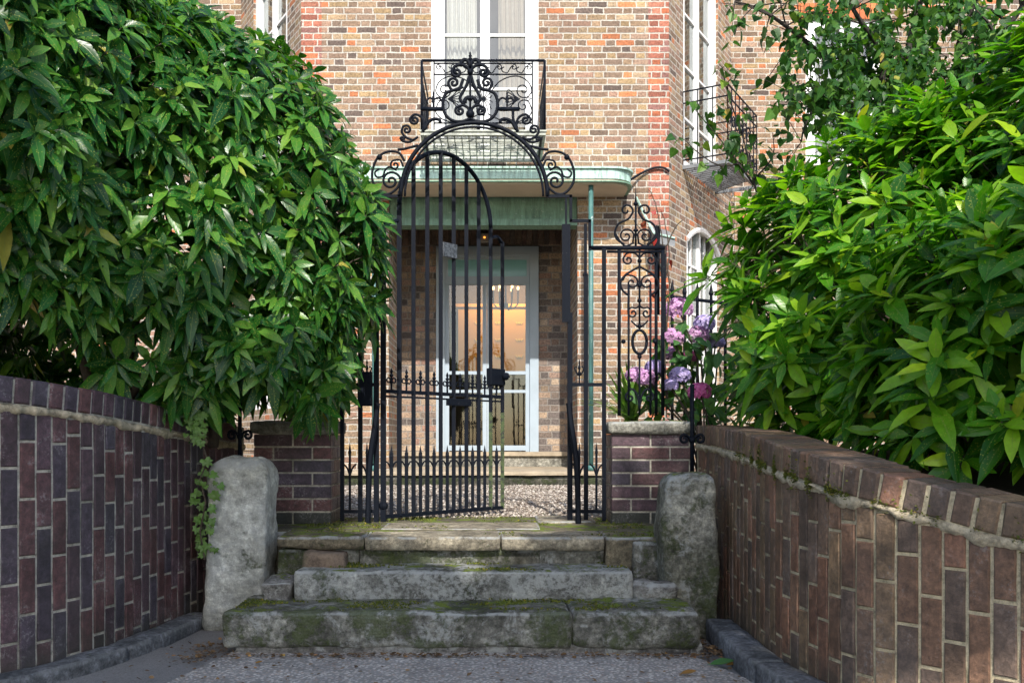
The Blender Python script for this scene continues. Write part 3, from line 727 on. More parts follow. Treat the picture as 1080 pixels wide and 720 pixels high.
# jambs: stepped shoulders then posts
for sg in (1, -1):
    X = (lambda x: x) if sg > 0 else mir
    m = Iron()
    m.line([(X(577), 203), (X(577), 207), (X(602), 207), (X(602), 233), (X(622), 233), (X(622), 261), (X(622), 263)], .009, smooth=False, n=4)
    m.build('shoulder', IR, fr)
    m = Iron(); m.line([(X(597), 207), (X(597), 237)], .006, n=4); m.line([(X(597), 237), (X(597), 340)], .026, n=4, flat=.8); m.line([(X(601), 330), (X(601), 550)], .016, n=4)
    m.line([(X(617.5), 236), (X(617.5), 292)], .009, n=4); m.ball(G(X(617.5), 290), .016); m.line([(X(618), 290), (X(618), 550)], .0135, n=4); m.line([(X(637), 262), (X(637), 549)], .0125, n=4)
    m.build('jamb', IR, fr)
    m = Iron()                                                     # braces leaning to the ground before the posts
    m.line([(X(600), 425), (X(602), 445), (X(607), 478), (X(609), 510), (X(610), 553)], .0165, Y=GY - .09, n=6); m.build('stay', IR, fr)
    m = Iron()
    m.line([(X(598), 405.5), (X(638), 405.5)], .011, n=4); m.finial(X(611), 405, 378); m.line([(X(609.5), 396), (X(606), 388), (X(609), 387)], .004); m.line([(X(612.5), 396), (X(616), 388), (X(613), 387)], .004); m.build('jamb_rail', IR, fr); m = Iron(); m.line([(X(598), 539), (X(638), 539)], .011, n=4)
    for x in (611, 629):
        m.line([(X(x), 539), (X(x), 478)], .007, n=4); m.line([(X(x), 478), (X(x), 466)], [.010, .0005], n=4, smooth=False)
        for q in (-1, 1): m.line([(X(x), 502), (X(x + q * 3), 493), (X(x + q * 7), 489)], .005)
    m.build('jamb_rail', IR, fr)
m = Iron(); m.obox(G(385, 410), (1, 0, 0), (0, 1, 0), (0, 0, 1), .042, .02, .10, .004); m.build('lock_box', IR, fr)
# side panels on the piers
for sg in (1, -1):
    X = (lambda x: x) if sg > 0 else mir
    Y = GY + .07; mxp = X(674.5)
    m = Iron()
    m.line([(X(622), 261.5), (X(701), 261.5)], .012, n=4, Y=Y); m.line([(X(640), 265.5), (X(699), 265.5)], .007, n=4, Y=Y)
    for x in (637, 653, 699): m.line([(X(x), 262), (X(x), 438)], .010, n=4, Y=Y)
    for x in (663, 686): m.line([(X(x), 300), (X(x), 438)], .0065, n=4, Y=Y)
    m.line([(X(692), 262), (X(692), 438)], .009, n=4, Y=Y + .03)
    m.line([(X(674.5), 262), (X(674.5), 344)], .006, Y=Y); m.line([(X(674.5), 376), (X(674.5), 438)], .006, Y=Y)
    p = [(mxp + 7.5 * math.cos(a), 360.5 + 12.5 * math.sin(a)) for a in np.linspace(0, 2 * math.pi, 25)]; m.line(p, .009, smooth=False, Y=Y)
    for yy in (275, 301, 317, 344, 376): m.ball(W(mxp, yy, Y), .014)
    for x in (657.5, 691): m.ball(W(X(x), 360, Y), .014)
    m.both(mxp, [(mxp, 272), (mxp + 5, 267), (mxp + 13, 267), (mxp + 17, 272)], .0055, sp=((mxp + 12, 274), 1.2, 1), Y=Y)
    m.both(mxp, [(mxp, 281), (mxp + 7, 285), (mxp + 15, 290), (mxp + 20, 298), (mxp + 18, 306), (mxp + 11, 312)], .0065, Y=Y)
    m.both(mxp, [(mxp + 18, 296), (mxp + 14, 290), (mxp + 7, 291)], .0055, sp=((mxp + 8, 298), 1.3, -1), Y=Y)
    m.both(mxp, [(mxp + 11, 312), (mxp + 12, 320), (mxp + 12, 330)], .0055, sp=((mxp + 7, 330), 1.1, 1), Y=Y)
    m.both(mxp, [(mxp, 322), (mxp + 4, 325), (mxp + 8, 324)], .005, sp=((mxp + 7, 330), 1.2, 1), Y=Y)
    m.both(mxp, [(mxp, 346), (mxp + 5, 342), (mxp + 9, 338)], .005, Y=Y)
    m.both(mxp, [(mxp, 432), (mxp + 2, 418), (mxp + 8, 410), (mxp + 14, 416)], .0065, sp=((mxp + 10, 419), 1., 1), Y=Y)
    m.build('side_panel', IR, fr, True)
    m = Iron()                                                     # cresting over the panel
    m.line([(mxp - 4, 261), (mxp - 4, 205)], [.008, .005], smooth=False, Y=Y); mm_ = mxp - 4 if sg > 0 else mxp + 4
    m = Iron(); m.line([(mm_, 261), (mm_, 212)], .0065, smooth=False, Y=Y); m.line([(mm_, 212), (mm_, 197)], [.006, .001], smooth=False, Y=Y)
    for yy in (243, 215): m.ball(W(mm_, yy, Y), .016, .7)
    m.both(mm_, [(mm_ - 12, 258), (mm_ - 20, 252), (mm_ - 22, 245), (mm_ - 18, 236), (mm_ - 8, 231), (mm_ - 3, 224)], .0065, sp=((mm_ - 10, 222), 1.1, -1), Y=Y)
    m.both(mm_, [(mm_ - 3, 256), (mm_ - 2, 247)], .0055, sp=((mm_ - 10, 249), 1.4, -1), Y=Y)
    m.both(mm_, [(mm_ - 22, 246), (mm_ - 12, 259), (mm_ - 2, 256)], .0055, Y=Y)
    m.build('cresting', IR, fr, True)
    m = Iron()                                                     # end post, a flat tapering bar
    m.line([(X(694), 240), (X(693), 262), (X(693), 330)], .016, n=4, Y=Y + .12, flat=.6, smooth=False); m.line([(X(700), 268), (X(700), 350)], .013, n=4, Y=Y); m.build('end_post', IR, fr)
# overthrow scrolls
def Z(x, y): return (400 + x / 5.4, 50 + y / 5.4)
OC = 400 + 518 / 5.4
m = Iron(); B = lambda pts, r, sp=None, **k: m.both(OC, [Z(*p) for p in pts], r, sp=((Z(*sp[0]), sp[1], sp[2]) if sp else None), **k)
m.line([Z(518, 430), Z(518, 90)], .0065, smooth=False); m.finial(OC, 68, 54.5, .010)
B([(518, 405), (560, 422), (610, 420), (650, 395), (672, 350), (672, 300), (655, 262), (620, 246), (580, 232), (566, 205), (560, 185)], [.0105] * 200 if False else .0095)
B([(560, 225), (590, 243), (625, 240), (642, 212)], .0085, ((612, 203), 1.35, -1))
B([(530, 392), (528, 350), (560, 330), (598, 345)], .0085, ((577, 362), 1.35, 1))
B([(518, 160), (530, 120), (565, 100), (605, 110), (622, 140)], .0095, ((595, 143), 1.35, 1))
B([(518, 120), (526, 85), (550, 70), (570, 90), (572, 108)], .0115)
B([(524, 165), (536, 210), (560, 255), (576, 290), (560, 320), (545, 322)], .0095)
B([(518, 300), (530, 285), (548, 300), (548, 318)], .0125)
m.ball(G(*Z(518, 380)), .026); m.ball(G(*Z(518, 140)), .018)
B([(672, 352), (800, 352)], .0105, smooth=False, n=4)
B([(676, 350), (678, 310), (700, 288), (728, 300)], .006); B([(728, 300), (748, 288), (764, 305), (760, 325)], .006)
B([(762, 352), (762, 400), (772, 440), (790, 480)], .0085)
B([(785, 482), (782, 430), (800, 395), (835, 383), (860, 405)], .008, ((835, 414), 1.4, 1))
B([(838, 530), (880, 515), (907, 485), (900, 452), (880, 446)], .0075, ((880, 470), 1.2, -1))
B([(815, 510), (860, 538), (900, 535), (915, 520)], .0075, ((903, 522), 1.1, -1))
B([(780, 470), (755, 425), (720, 408), (692, 415), (690, 432)], .010)
for q in (1, -1): x = Z(728, 0)[0]; x = x if q > 0 else 2 * OC - x; m.finial(x, 115, 96, .008)
m.build('overthrow_scrollwork', IR, fr, True)
m = Iron()
for sg in (1, -1):
    X = (lambda x: x) if sg > 0 else mir
    Q = lambda x, y: (X(380 + x / 4.154), 140 + y / 4.154)
    sgn = 1 if sg > 0 else -1
    m.line([Q(735, 55), Q(790, 70), Q(825, 75)], .008)
    m.line([Q(795, 125), Q(820, 88), Q(870, 84), Q(912, 110), Q(935, 165), Q(932, 220), Q(900, 262), Q(862, 268), Q(825, 240), Q(812, 205)], .0075, sp=(Q(855, 212), 1.6, sgn)) 
    m.line([Q(800, 150), Q(815, 120), Q(845, 122)], .006, sp=(Q(836, 142), 1.3, sgn)); m.line([Q(830, 165), Q(860, 150), Q(880, 165), Q(890, 190), Q(915, 195), Q(925, 175), Q(905, 158)], .006)
    m.ball(G(*Q(905, 108)), .017)
    m.build('shoulder_scrollwork', IR, fr, True); m = Iron()

# the open leaf: built flat in its own plane (u, z), then swung
HX, TH, LEAFW = -.639, R(47.6), 1.05
gl = thing('iron_gate', 'black wrought iron gate leaf standing half open, arched top and spear-topped dog bars', 'gate', (HX, GY, .457))
def LP(u, z, d=0.): return Vector((HX + u * math.cos(TH) + d * math.sin(TH), GY + .01 + u * math.sin(TH) - d * math.cos(TH), z))
class Leaf(MB):
    def ln(s, pts, r, n=4, smooth=False, flat=None):
        p = catmull(pts, .006) if smooth else pts
        if n == 4: r = [q * 1.3 for q in r] if isinstance(r, list) else r * 1.3
        s.tube([LP(*q) for q in p], r, n, flat=flat)
ZB, ZL, ZS, RA, UC = .487, 1.224, 2.33, .404, .53
us = [.126 + .1154 * i for i in range(8)] + [1.05]
ztop = lambda u: ZS + math.sqrt(max(0, RA ** 2 - (u - UC) ** 2))
m = Leaf(); m.ln([(0, .46), (0, 2.2)], .017); m.ball(LP(0, 2.22), .024); m.ball(LP(0, .55), .028); m.build('hinge_stile', IR, gl)
m = Leaf(); m.ln([(UC + RA * math.cos(a), ZS + RA * math.sin(a)) for a in np.linspace(0, math.pi, 36)], .0145, n=8); m.build('arch_rail', IR, gl, True)
m = Leaf(); m.ln([(us[7], 2.27), (1.0, 2.285), (1.05, 2.25)], .010, smooth=True); m.build('top_link', IR, gl); m = Leaf(); m.ln([(us[0], 2.25), (.0, 2.2)], .009); m.build('top_link', IR, gl)
for i, u in enumerate(us):
    m = Leaf(); zt = ztop(u) if 0 < i < 7 else (2.34 if i < 8 else 2.26)
    if i >= 7:
        m.ln([(u, 1.12), (u, zt)], .0135); m.build('bar', IR, gl)
        m = Leaf(); m.ln([(u, ZB), (u, 1.12)], .0135); m.build('bar', M['iron_moss'], gl)['label'] = 'bar green with algae at its foot'
    else: m.ln([(u, ZB), (u, zt)], .0135 if i else .015); m.build('bar', IR, gl)
dus = [(.0 + .126) / 2] + [(us[i] + us[i + 1]) / 2 for i in range(8)]
for u in dus:
    m = Leaf(); m.ln([(u, ZB), (u, .86)], .0112); db = m.build('dog_bar', IR, gl)
    m = Leaf(); z0 = .79; m.ln([(u, z0 + .01), (u, z0 + .05), (u, z0 + .115)], [.009, .0125, .0008])
    for q in (-1, 1): m.ln([(u, z0 - .04), (u + q * .012, z0 - .01), (u + q * .028, z0 + .012), (u + q * .042, z0 + .018)][::1], .005, smooth=True, n=5)
    m.build('spearhead', IR, gl)
m = Leaf(); m.ln([(0, ZL), (1.05, ZL)], .0115); m.ln([(0, ZL - .03), (1.05, ZL - .03)], .006); m.build('lock_rail', IR, gl)
m = Leaf(); m.ln([(0, ZB), (1.05, ZB)], .0125); m.build('bottom_rail', IR, gl)
for u in dus:
    m = Leaf(); m.lathe(LP(u, ZL), [(.006, 0), (.006, .045), (.012, .055), (.006, .065), (.007, .085), (.013, .095), (.005, .107), (.010, .118), (.0005, .14)], 8)
    for q in (-1, 1): m.ln([(u, ZL + .03)] + [(u + q * (.021 + .014 * math.cos(a)), ZL + .066 + .014 * math.sin(a)) for a in np.linspace(math.pi * .9, -math.pi * .7, 10)], .0045, n=5)
    m.build('rail_crest', IR, gl)
m = Leaf(); c = LP(.985, 1.355, 0.)
m.obox(c, (math.cos(TH), math.sin(TH), 0), (-math.sin(TH), math.cos(TH), 0), (0, 0, 1), .072, .022, .055, .004); lk = m.build('lock', IR, gl)
m = Leaf(); m.ball(LP(1.03, 1.36, .05), .026); m.tube([LP(1.03, 1.36, 0), LP(1.03, 1.36, .05)], .008); m.build('knob', IR, gl)
m = Leaf(); c = LP(.62, 1.175, .015); m.obox(c, (math.cos(TH), math.sin(TH), 0), (-math.sin(TH), math.cos(TH), 0), (0, 0, 1), .11, .008, .022, .002); m.build('name_plate', IR, gl)
m = Leaf(); c = LP(.535, 2.125, .018); m.obox(c, (math.cos(TH), math.sin(TH), 0), (-math.sin(TH), math.cos(TH), 0), (0, 0, 1), .062, .006, .045, .002)
t = NT('weathered_plate'); o = t.obj(); M['plate'] = t.done(t.bsdf(t.ramp(t.noise(o, 60., 4, .8), [(.42, (.012, .016, .02)), (.62, (.09, .10, .115))]), .6)); m.build('number_plate', M['plate'], gl)

# scroll rods standing behind the bollards
def rod(px, py0, py1, ys, Y, label):
    m = Iron(); m.line([(px, py0), (px, py1)], .011, n=6, Y=Y, smooth=False)
    for q in (-1, 1): m.line([(px, ys + 4), (px + q * 4, ys - 2), (px + q * 9, ys - 4)], .0075, Y=Y, sp=((px + q * 8, ys + 1), 1.15, q))
    m.ball(W(px, ys + 2, Y), .018); tag(m.build('iron_rod', IR, None, True), label, 'iron rod', 'scrolled iron rods by the bollards')
rod(253, 496, 405, 458, 5.06, 'scrolled black iron rod rising behind the pale bollard')
rod(730, 506, 405, 462, 4.82, 'scrolled black iron rod rising behind the mossy bollard')
# spear railing right of the gate
rl = thing('spear_railing', 'black spear-topped iron railing behind the hydrangea, right of the gate', 'railing', (1.5, 6.6, .44))
for i, (x, yt) in enumerate([(709, 295), (722, 297), (735.5, 297), (750, 298), (765, 300), (781, 302), (798, 304), (816, 306)]):
    Y = 6.7 - .06 * i; p = W(x, yt, Y); m = MB(); m.tube([(p.x, p.y, .44), (p.x, p.y, p.z - .09)], .011, 6); m.tube([(p.x, p.y, p.z - .09), (p.x, p.y, p.z - .075), (p.x, p.y, p.z)], [.011, .017, .001], 6); m.build('spear_bar', IR, rl)
m = MB(); m.tube([W(701, 312, 6.75), W(722, 314.5, 6.64), W(750, 318, 6.52), W(781, 322, 6.4), W(818, 327, 6.25)], .012, 6); m.build('rail', IR, rl)

# ------------------------------------------------------------------ house
HYF, DYW, WY = 11.1, 12.6, 13.3
hs = thing('house', 'brown and orange brick house with a porch, balconies and tall white windows behind the gate', 'house', (0, 12, .44))
def wall(mb, p0, p1, z0, z1, holes=(), reveal=.12, u0=0., strips=(), mi=0, back=None):
    """vertical wall from p0 to p1 (x,y); face on the right-hand side of p0->p1 seen from the camera; holes (a,b,z0,z1) in metres along it"""
    p0, p1 = Vector(p0), Vector(p1); L = (p1 - p0).length; d = (p1 - p0) / L; nrm = Vector((d.y, -d.x))
    us_ = sorted({0, L, *[h[0] for h in holes], *[h[1] for h in holes], *[s[0] for s in strips], *[s[1] for s in strips]}); us_ = [u for u in us_ if 0 <= u <= L]
    zs_ = sorted({z0, z1, *[h[2] for h in holes], *[h[3] for h in holes]})
    pt = lambda u, z, k=0.: (p0.x + d.x * u - nrm.x * k, p0.y + d.y * u - nrm.y * k, z)
    for a, b in zip(us_[:-1], us_[1:]):
        for c, e in zip(zs_[:-1], zs_[1:]):
            mu, mz = (a + b) / 2, (c + e) / 2
            if any(h[0] < mu < h[1] and h[2] < mz < h[3] for h in holes): continue
            mk = mi
            for s in strips:
                if s[0] < mu < s[1]: mk = s[2]
            mb.add([pt(a, c), pt(b, c), pt(b, e), pt(a, e)], [(0, 1, 2, 3)], [[(u0 + a, c), (u0 + b, c), (u0 + b, e), (u0 + a, e)]], None, mk)
    for h in holes:
        a, b, c, e = h[:4]; r = reveal if len(h) < 5 else h[4]
        for q in ((a, c, a, e), (b, e, b, c), (a, e, b, e), (b, c, a, c)):
            v = [pt(q[0], q[1]), pt(q[2], q[3]), pt(q[2], q[3], r), pt(q[0], q[1], r)]
            if q[0] == q[2]: uvs = [(0, q[1]), (0, q[3]), (r, q[3]), (r, q[1])]
            else: uvs = [(q[0], 0), (q[2], 0), (q[2], r), (q[0], r)]
            mb.add(v, [(0, 1, 2, 3)], [uvs], None, mi)
XL, XR = -2.235, 2.07
CL0, CL1 = (-3.52, WY), (XL, HYF); CR0, CR1 = (XR, HYF), (3.35, WY); LCH = math.hypot(3.35 - XR, WY - HYF)
UW = (-.711, .544, 4.21, 7.0)
PO = (-1.21, 1.0, .3, 3.80)
m = MB()
wall(m, (XL, HYF), (XR, HYF), .3, 9.5, [(UW[0] - XL, UW[1] - XL, UW[2], UW[3]), (PO[0] - XL, PO[1] - XL, .3, 3.80, 1.5)], .12, 0, [(0, .24, 1), (XR - XL - .24, XR - XL, 1)])
HR = [(.2 * LCH, .76 * LCH, 4.27, 7.0), (.25 * LCH, .78 * LCH, 1.35, 3.72)]
HL = [(LCH - h[1], LCH - h[0], h[2], h[3]) for h in HR]
wall(m, CR0, CR1, .3, 9.5, HR, .10, 5.)
wall(m, CL0, CL1, .3, 9.5, HL, .10, 9.)
WW = (1.05, 2.1, 4.8, 6.83)
wall(m, CR1, (9.5, WY), .3, 9.5, [WW], .12, 14.); wall(m, (-9.5, WY), CL0, .3, 9.5, [(6.15 - 2.1, 6.15 - 1.05, 4.3, 6.83)], .12, 23.)
m.build('wall', [M['stock'], M['red']], hs)
m = MB(); wall(m, (PO[0], DYW), (PO[1], DYW), .3, 4.2, [(-.743 - PO[0], .617 - PO[0], .79, 3.51)], .06, 3.1); m.build('porch_wall', M['porchbrick'], hs)
# orange rubbed brick heads over the wing windows and the soldier course over the door
m = MB()
for i in range(30):
    x = -1.15 + i * .075
    if x > .95: break
    m.obox((x, DYW - .004, 3.645), (1, 0, 0), (0, -1, 0), (0, 0, 1), .0325, .012, .108, .003, random.choice([(.17, .12, .09), (.11, .085, .07), (.21, .14, .1), (.14, .09, .07)]))
m.build('soldier_course', M['brick_r'], hs)
t = NT('rubbed_brick'); M['rubbed'] = t.done(t.bsdf(t.mix(.7, t.att(), t.ramp(t.noise(t.obj(), 30., 4), [(.3, .7), (.7, 1.2)]), 'MULTIPLY'), .85))
m = MB()
for i in range(16): x = 3.35 + .98 + i * .078; m.obox((x, WY - .004, 6.95), (1, 0, 0), (0, -1, 0), (0, 0, 1), .035, .012, .11, .003, random.choice([(.5, .15, .05), (.58, .2, .07), (.45, .13, .05)]))
m.build('window_arch', M['rubbed'], hs)
# roof, kept simple above the picture
m = MB(); m.add([(-9.5, 11.0, 9.5), (9.5, 11.0, 9.5), (9.5, 18, 12), (-9.5, 18, 12), (-9.5, 18, .3), (9.5, 18, .3)], [(0, 1, 2, 3), (3, 2, 5, 4)]); m.build('roof', M['slate'], hs)
# porch steps
m = rough_box(-1.75, 1.6, 10.5, 12.46, .548, .597, r=.010, res=.12, amp=.004, seed=51).build('porch_step', M['sill'], hs)
m = rough_box(-1.7, 1.55, 10.54, 12.3, .40, .546, r=.01, res=.06, amp=.012, seed=52); m.build('porch_riser', M['riser'], hs, True)
m = MB(); m.box(-1.205, .995, 12.44, 12.66, .597, .735); m.build('door_step', M['cap'], hs); m = MB(); m.box(-1.205, .995, 12.40, 12.68, .737, .79); m.build('door_step', M['sill'], hs)
# porch soffit and beam
m = MB(); m.box(PO[0] - .0, PO[1], HYF + .01, DYW + .05, 3.80, 3.9); m.build('porch_ceiling', M['plaster'], hs)
m = MB(); m.box(PO[0] + .003, PO[1] - .003, 11.16, 11.3, 3.53, 3.797)
for x in (-.87, -.38, .47): m.box(x, x + .012, 11.152, 11.158, 3.53, 3.79)
m.box(PO[0] + .003, PO[1] - .003, 11.10, 11.33, 3.455, 3.528); m.build('porch_beam', M['greenpaint'], hs)
# canopy
cp = thing('porch_canopy', 'verdigris green copper canopy over the porch carried on two teal posts', 'canopy', (0, 10.8, .597))
def cano(off, z0, z1, r=.26):
    x0, x1, y0, y1 = -1.76 - off, 1.57 + off, 10.50 - off, HYF - .003; pts = [(x0, y1)]
    pts += [(x0 + r - r * math.cos(a), y0 + r - r * math.sin(a)) for a in np.linspace(0, math.pi / 2, 9)]
    pts += [(x1 - r + r * math.sin(a), y0 + r - r * math.cos(a)) for a in np.linspace(0, math.pi / 2, 9)] + [(x1, y1)]
    n = len(pts); b = MB(); b.add([(x, y, z0) for x, y in pts] + [(x, y, z1) for x, y in pts], [(i, i + 1, n + i + 1, n + i) for i in range(n - 1)] + [tuple(range(n - 1, -1, -1)), tuple(range(n, 2 * n))]); return b
cano(0, 3.835, 3.945).build('fascia', M['verdigris'], cp); cano(.025, 3.945, 3.965).build('roof_edge', M['verdigris'], cp)
cano(.012, 3.80, 3.812).build('lower_moulding', M['greenpaint'], cp); cano(-.012, 3.812, 3.835).build('white_moulding', M['plaster'], cp); cano(-.03, 3.785, 3.80).build('soffit', M['plaster'], cp)
for px in (624, 394):
    x = (px - CX) / 95; m = MB(); m.tube([(x, 10.60, .60), (x, 10.60, 3.786)], .028, 10); m.tube([(x, 10.60, .60), (x, 10.60, .66)], .045, 10); m.build('post', M['tealpost'], cp, True)
# door
dr = MB()
DX0, DX1, DZ0, DZ1 = -.743, .617, .79, 3.51; dy = DYW
m = MB(); fw = .115
m.box(DX0, DX0 + fw, dy - .03, dy + .12, DZ0, DZ1 - fw); m.box(DX1 - fw, DX1, dy - .03, dy + .12, DZ0, DZ1 - fw); m.box(DX0, DX1, dy - .032, dy + .12, DZ1 - fw, DZ1)
door = m.build('door', M['bluegrey'], hs)
m = MB(); a, b = DX0 + fw, DX1 - fw
zt = lambda py: CZ + (HY - py) / (1000 / DYW)
m.box(a, b, dy + .03, dy + .09, zt(298), zt(291)); m.box(a, b, dy + .03, dy + .09, zt(273), DZ1 - fw)
m.box(a, a + .04, dy + .032, dy + .088, zt(291), zt(273)); m.box(b - .04, b, dy + .032, dy + .088, zt(291), zt(273))
mid = (513.5 - CX) / 79.4
for x0, x1 in ((a, mid - .002), (mid + .002, b)):
    m.box(x0, x0 + .055, dy + .04, dy + .085, DZ0, zt(298)); m.box(x1 - .055, x1, dy + .04, dy + .085, DZ0, zt(298))
    for y0, y1 in ((475, 469.5), (413.8, 410.8), (394.5, 391)): m.box(x0 + .055, x1 - .055, dy + .042, dy + .083, zt(y0), zt(y1))
    m.box(x0 + .055, x1 - .055, dy + .042, dy + .083, zt(300), zt(298))
m.build('door_leaves', M['bluegrey'], door)
m = MB(); m.add([(a, dy + .06, DZ0 + .02), (b, dy + .06, DZ0 + .02), (b, dy + .06, zt(299)), (a, dy + .06, zt(299))], [(0, 1, 2, 3)]); m.build('pane', M['doorglass'], door)
m = MB(); m.add([(a, dy + .061, zt(291)), (b, dy + .061, zt(291)), (b, dy + .061, zt(273)), (a, dy + .061, zt(273))], [(0, 1, 2, 3)]); m.build('pane', M['transom'], door)
m = MB(); m.ball((mid + .03, dy + .0, 1.68), .028); m.build('door_knob', M['gold'], door)
# room behind the door
m = MB(); y1 = 15.6
m.add([(-2, dy + .2, .78), (2, dy + .2, .78), (2, y1, .78), (-2, y1, .78)], [(0, 1, 2, 3)]); m.add([(-2, dy + .2, 3.6), (2, dy + .2, 3.6), (2, y1, 3.6), (-2, y1, 3.6)], [(3, 2, 1, 0)])
m.add([(-2, y1, .78), (2, y1, .78), (2, y1, 3.6), (-2, y1, 3.6)], [(0, 1, 2, 3)]); m.add([(-2, dy + .2, .78), (-2, y1, .78), (-2, y1, 3.6), (-2, dy + .2, 3.6)], [(0, 1, 2, 3)]); m.add([(2, dy + .2, .78), (2, y1, .78), (2, y1, 3.6), (2, dy + .2, 3.6)], [(3, 2, 1, 0)])
m.add([(-2, dy + .2, .78), (DX0, dy + .2, .78), (DX0, dy + .2, 3.6), (-2, dy + .2, 3.6)], [(0, 1, 2, 3)]); m.add([(DX1, dy + .2, .78), (2, dy + .2, .78), (2, dy + .2, 3.6), (DX1, dy + .2, 3.6)], [(0, 1, 2, 3)])
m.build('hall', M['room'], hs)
m = MB(); m.box(-.55, 1.5, 15.38, 15.44, 2.02, 3.10); m.box(-.6, 1.55, 15.34, 15.46, 3.10, 3.15); n0 = len(m.f)
for r in range(3):
    for k in range(5):
        x = -.22 + k * .33; z = 2.84 - r * .27
        for q in (-1, 1): m.tube([(x + q * .055, 15.372, z + .02), (x + q * .035, 15.372, z - .02), (x + q * .01, 15.372, z + .015), (x, 15.372, z - .02)], .008, 5)
m.mi = [0 if q < n0 else 1 for q in range(len(m.f))]; m.build('hall_panel', [M['amber'], M['gold']], hs, False)
m = MB(); m.box(-.9, 1.6, 15.2, 15.33, .78, 1.95); m.build('hall_sideboard', M['roomdark'], hs)
al = bpy.data.lights.new('hall_light', 'AREA'); al.energy = 15; al.color = (1, .68, .30); al.size = 1.2; al.size_y = .15; al.shape = 'RECTANGLE'
ao = bpy.data.objects.new('hall_light', al); C.objects.link(ao); ao.location = (.3, 14.9, 3.5); ao.rotation_euler = (R(40), 0, 0)
ch = thing('chandelier', 'small lit candle chandelier hanging inside behind the glazed door', 'chandelier', (.22, 13.9, 3.6))
m = MB(); cc = Vector((.20, 13.9, 2.98)); m.tube([(cc.x, cc.y, 3.6), (cc.x, cc.y, 2.9)], .012); m.ball((cc.x, cc.y, 2.92), .04)
mb2 = MB(); mb3 = MB()
for k in range(6):
    a = k * math.pi / 3; ca, sa = math.cos(a), math.sin(a)
    m.tube([tuple(p) for p in catmull([(cc.x, cc.y, 2.93), (cc.x + .08 * ca, cc.y + .08 * sa, 2.86), (cc.x + .17 * ca, cc.y + .17 * sa, 2.93), (cc.x + .18 * ca, cc.y + .18 * sa, 3.02)], .02)], .009)
    mb2 = MB(); mb3 = MB(); mb2.tube([(cc.x + .18 * ca, cc.y + .18 * sa, 3.02), (cc.x + .18 * ca, cc.y + .18 * sa, 3.14)], .012, 8); mb3.ball((cc.x + .18 * ca, cc.y + .18 * sa, 3.17), .018, 1.6); cd = mb2.build('candle', M['curtain2'], ch); mb3.build('bulb', M['bulb'], cd, True)
m.build('arms', M['brass'], ch, True)
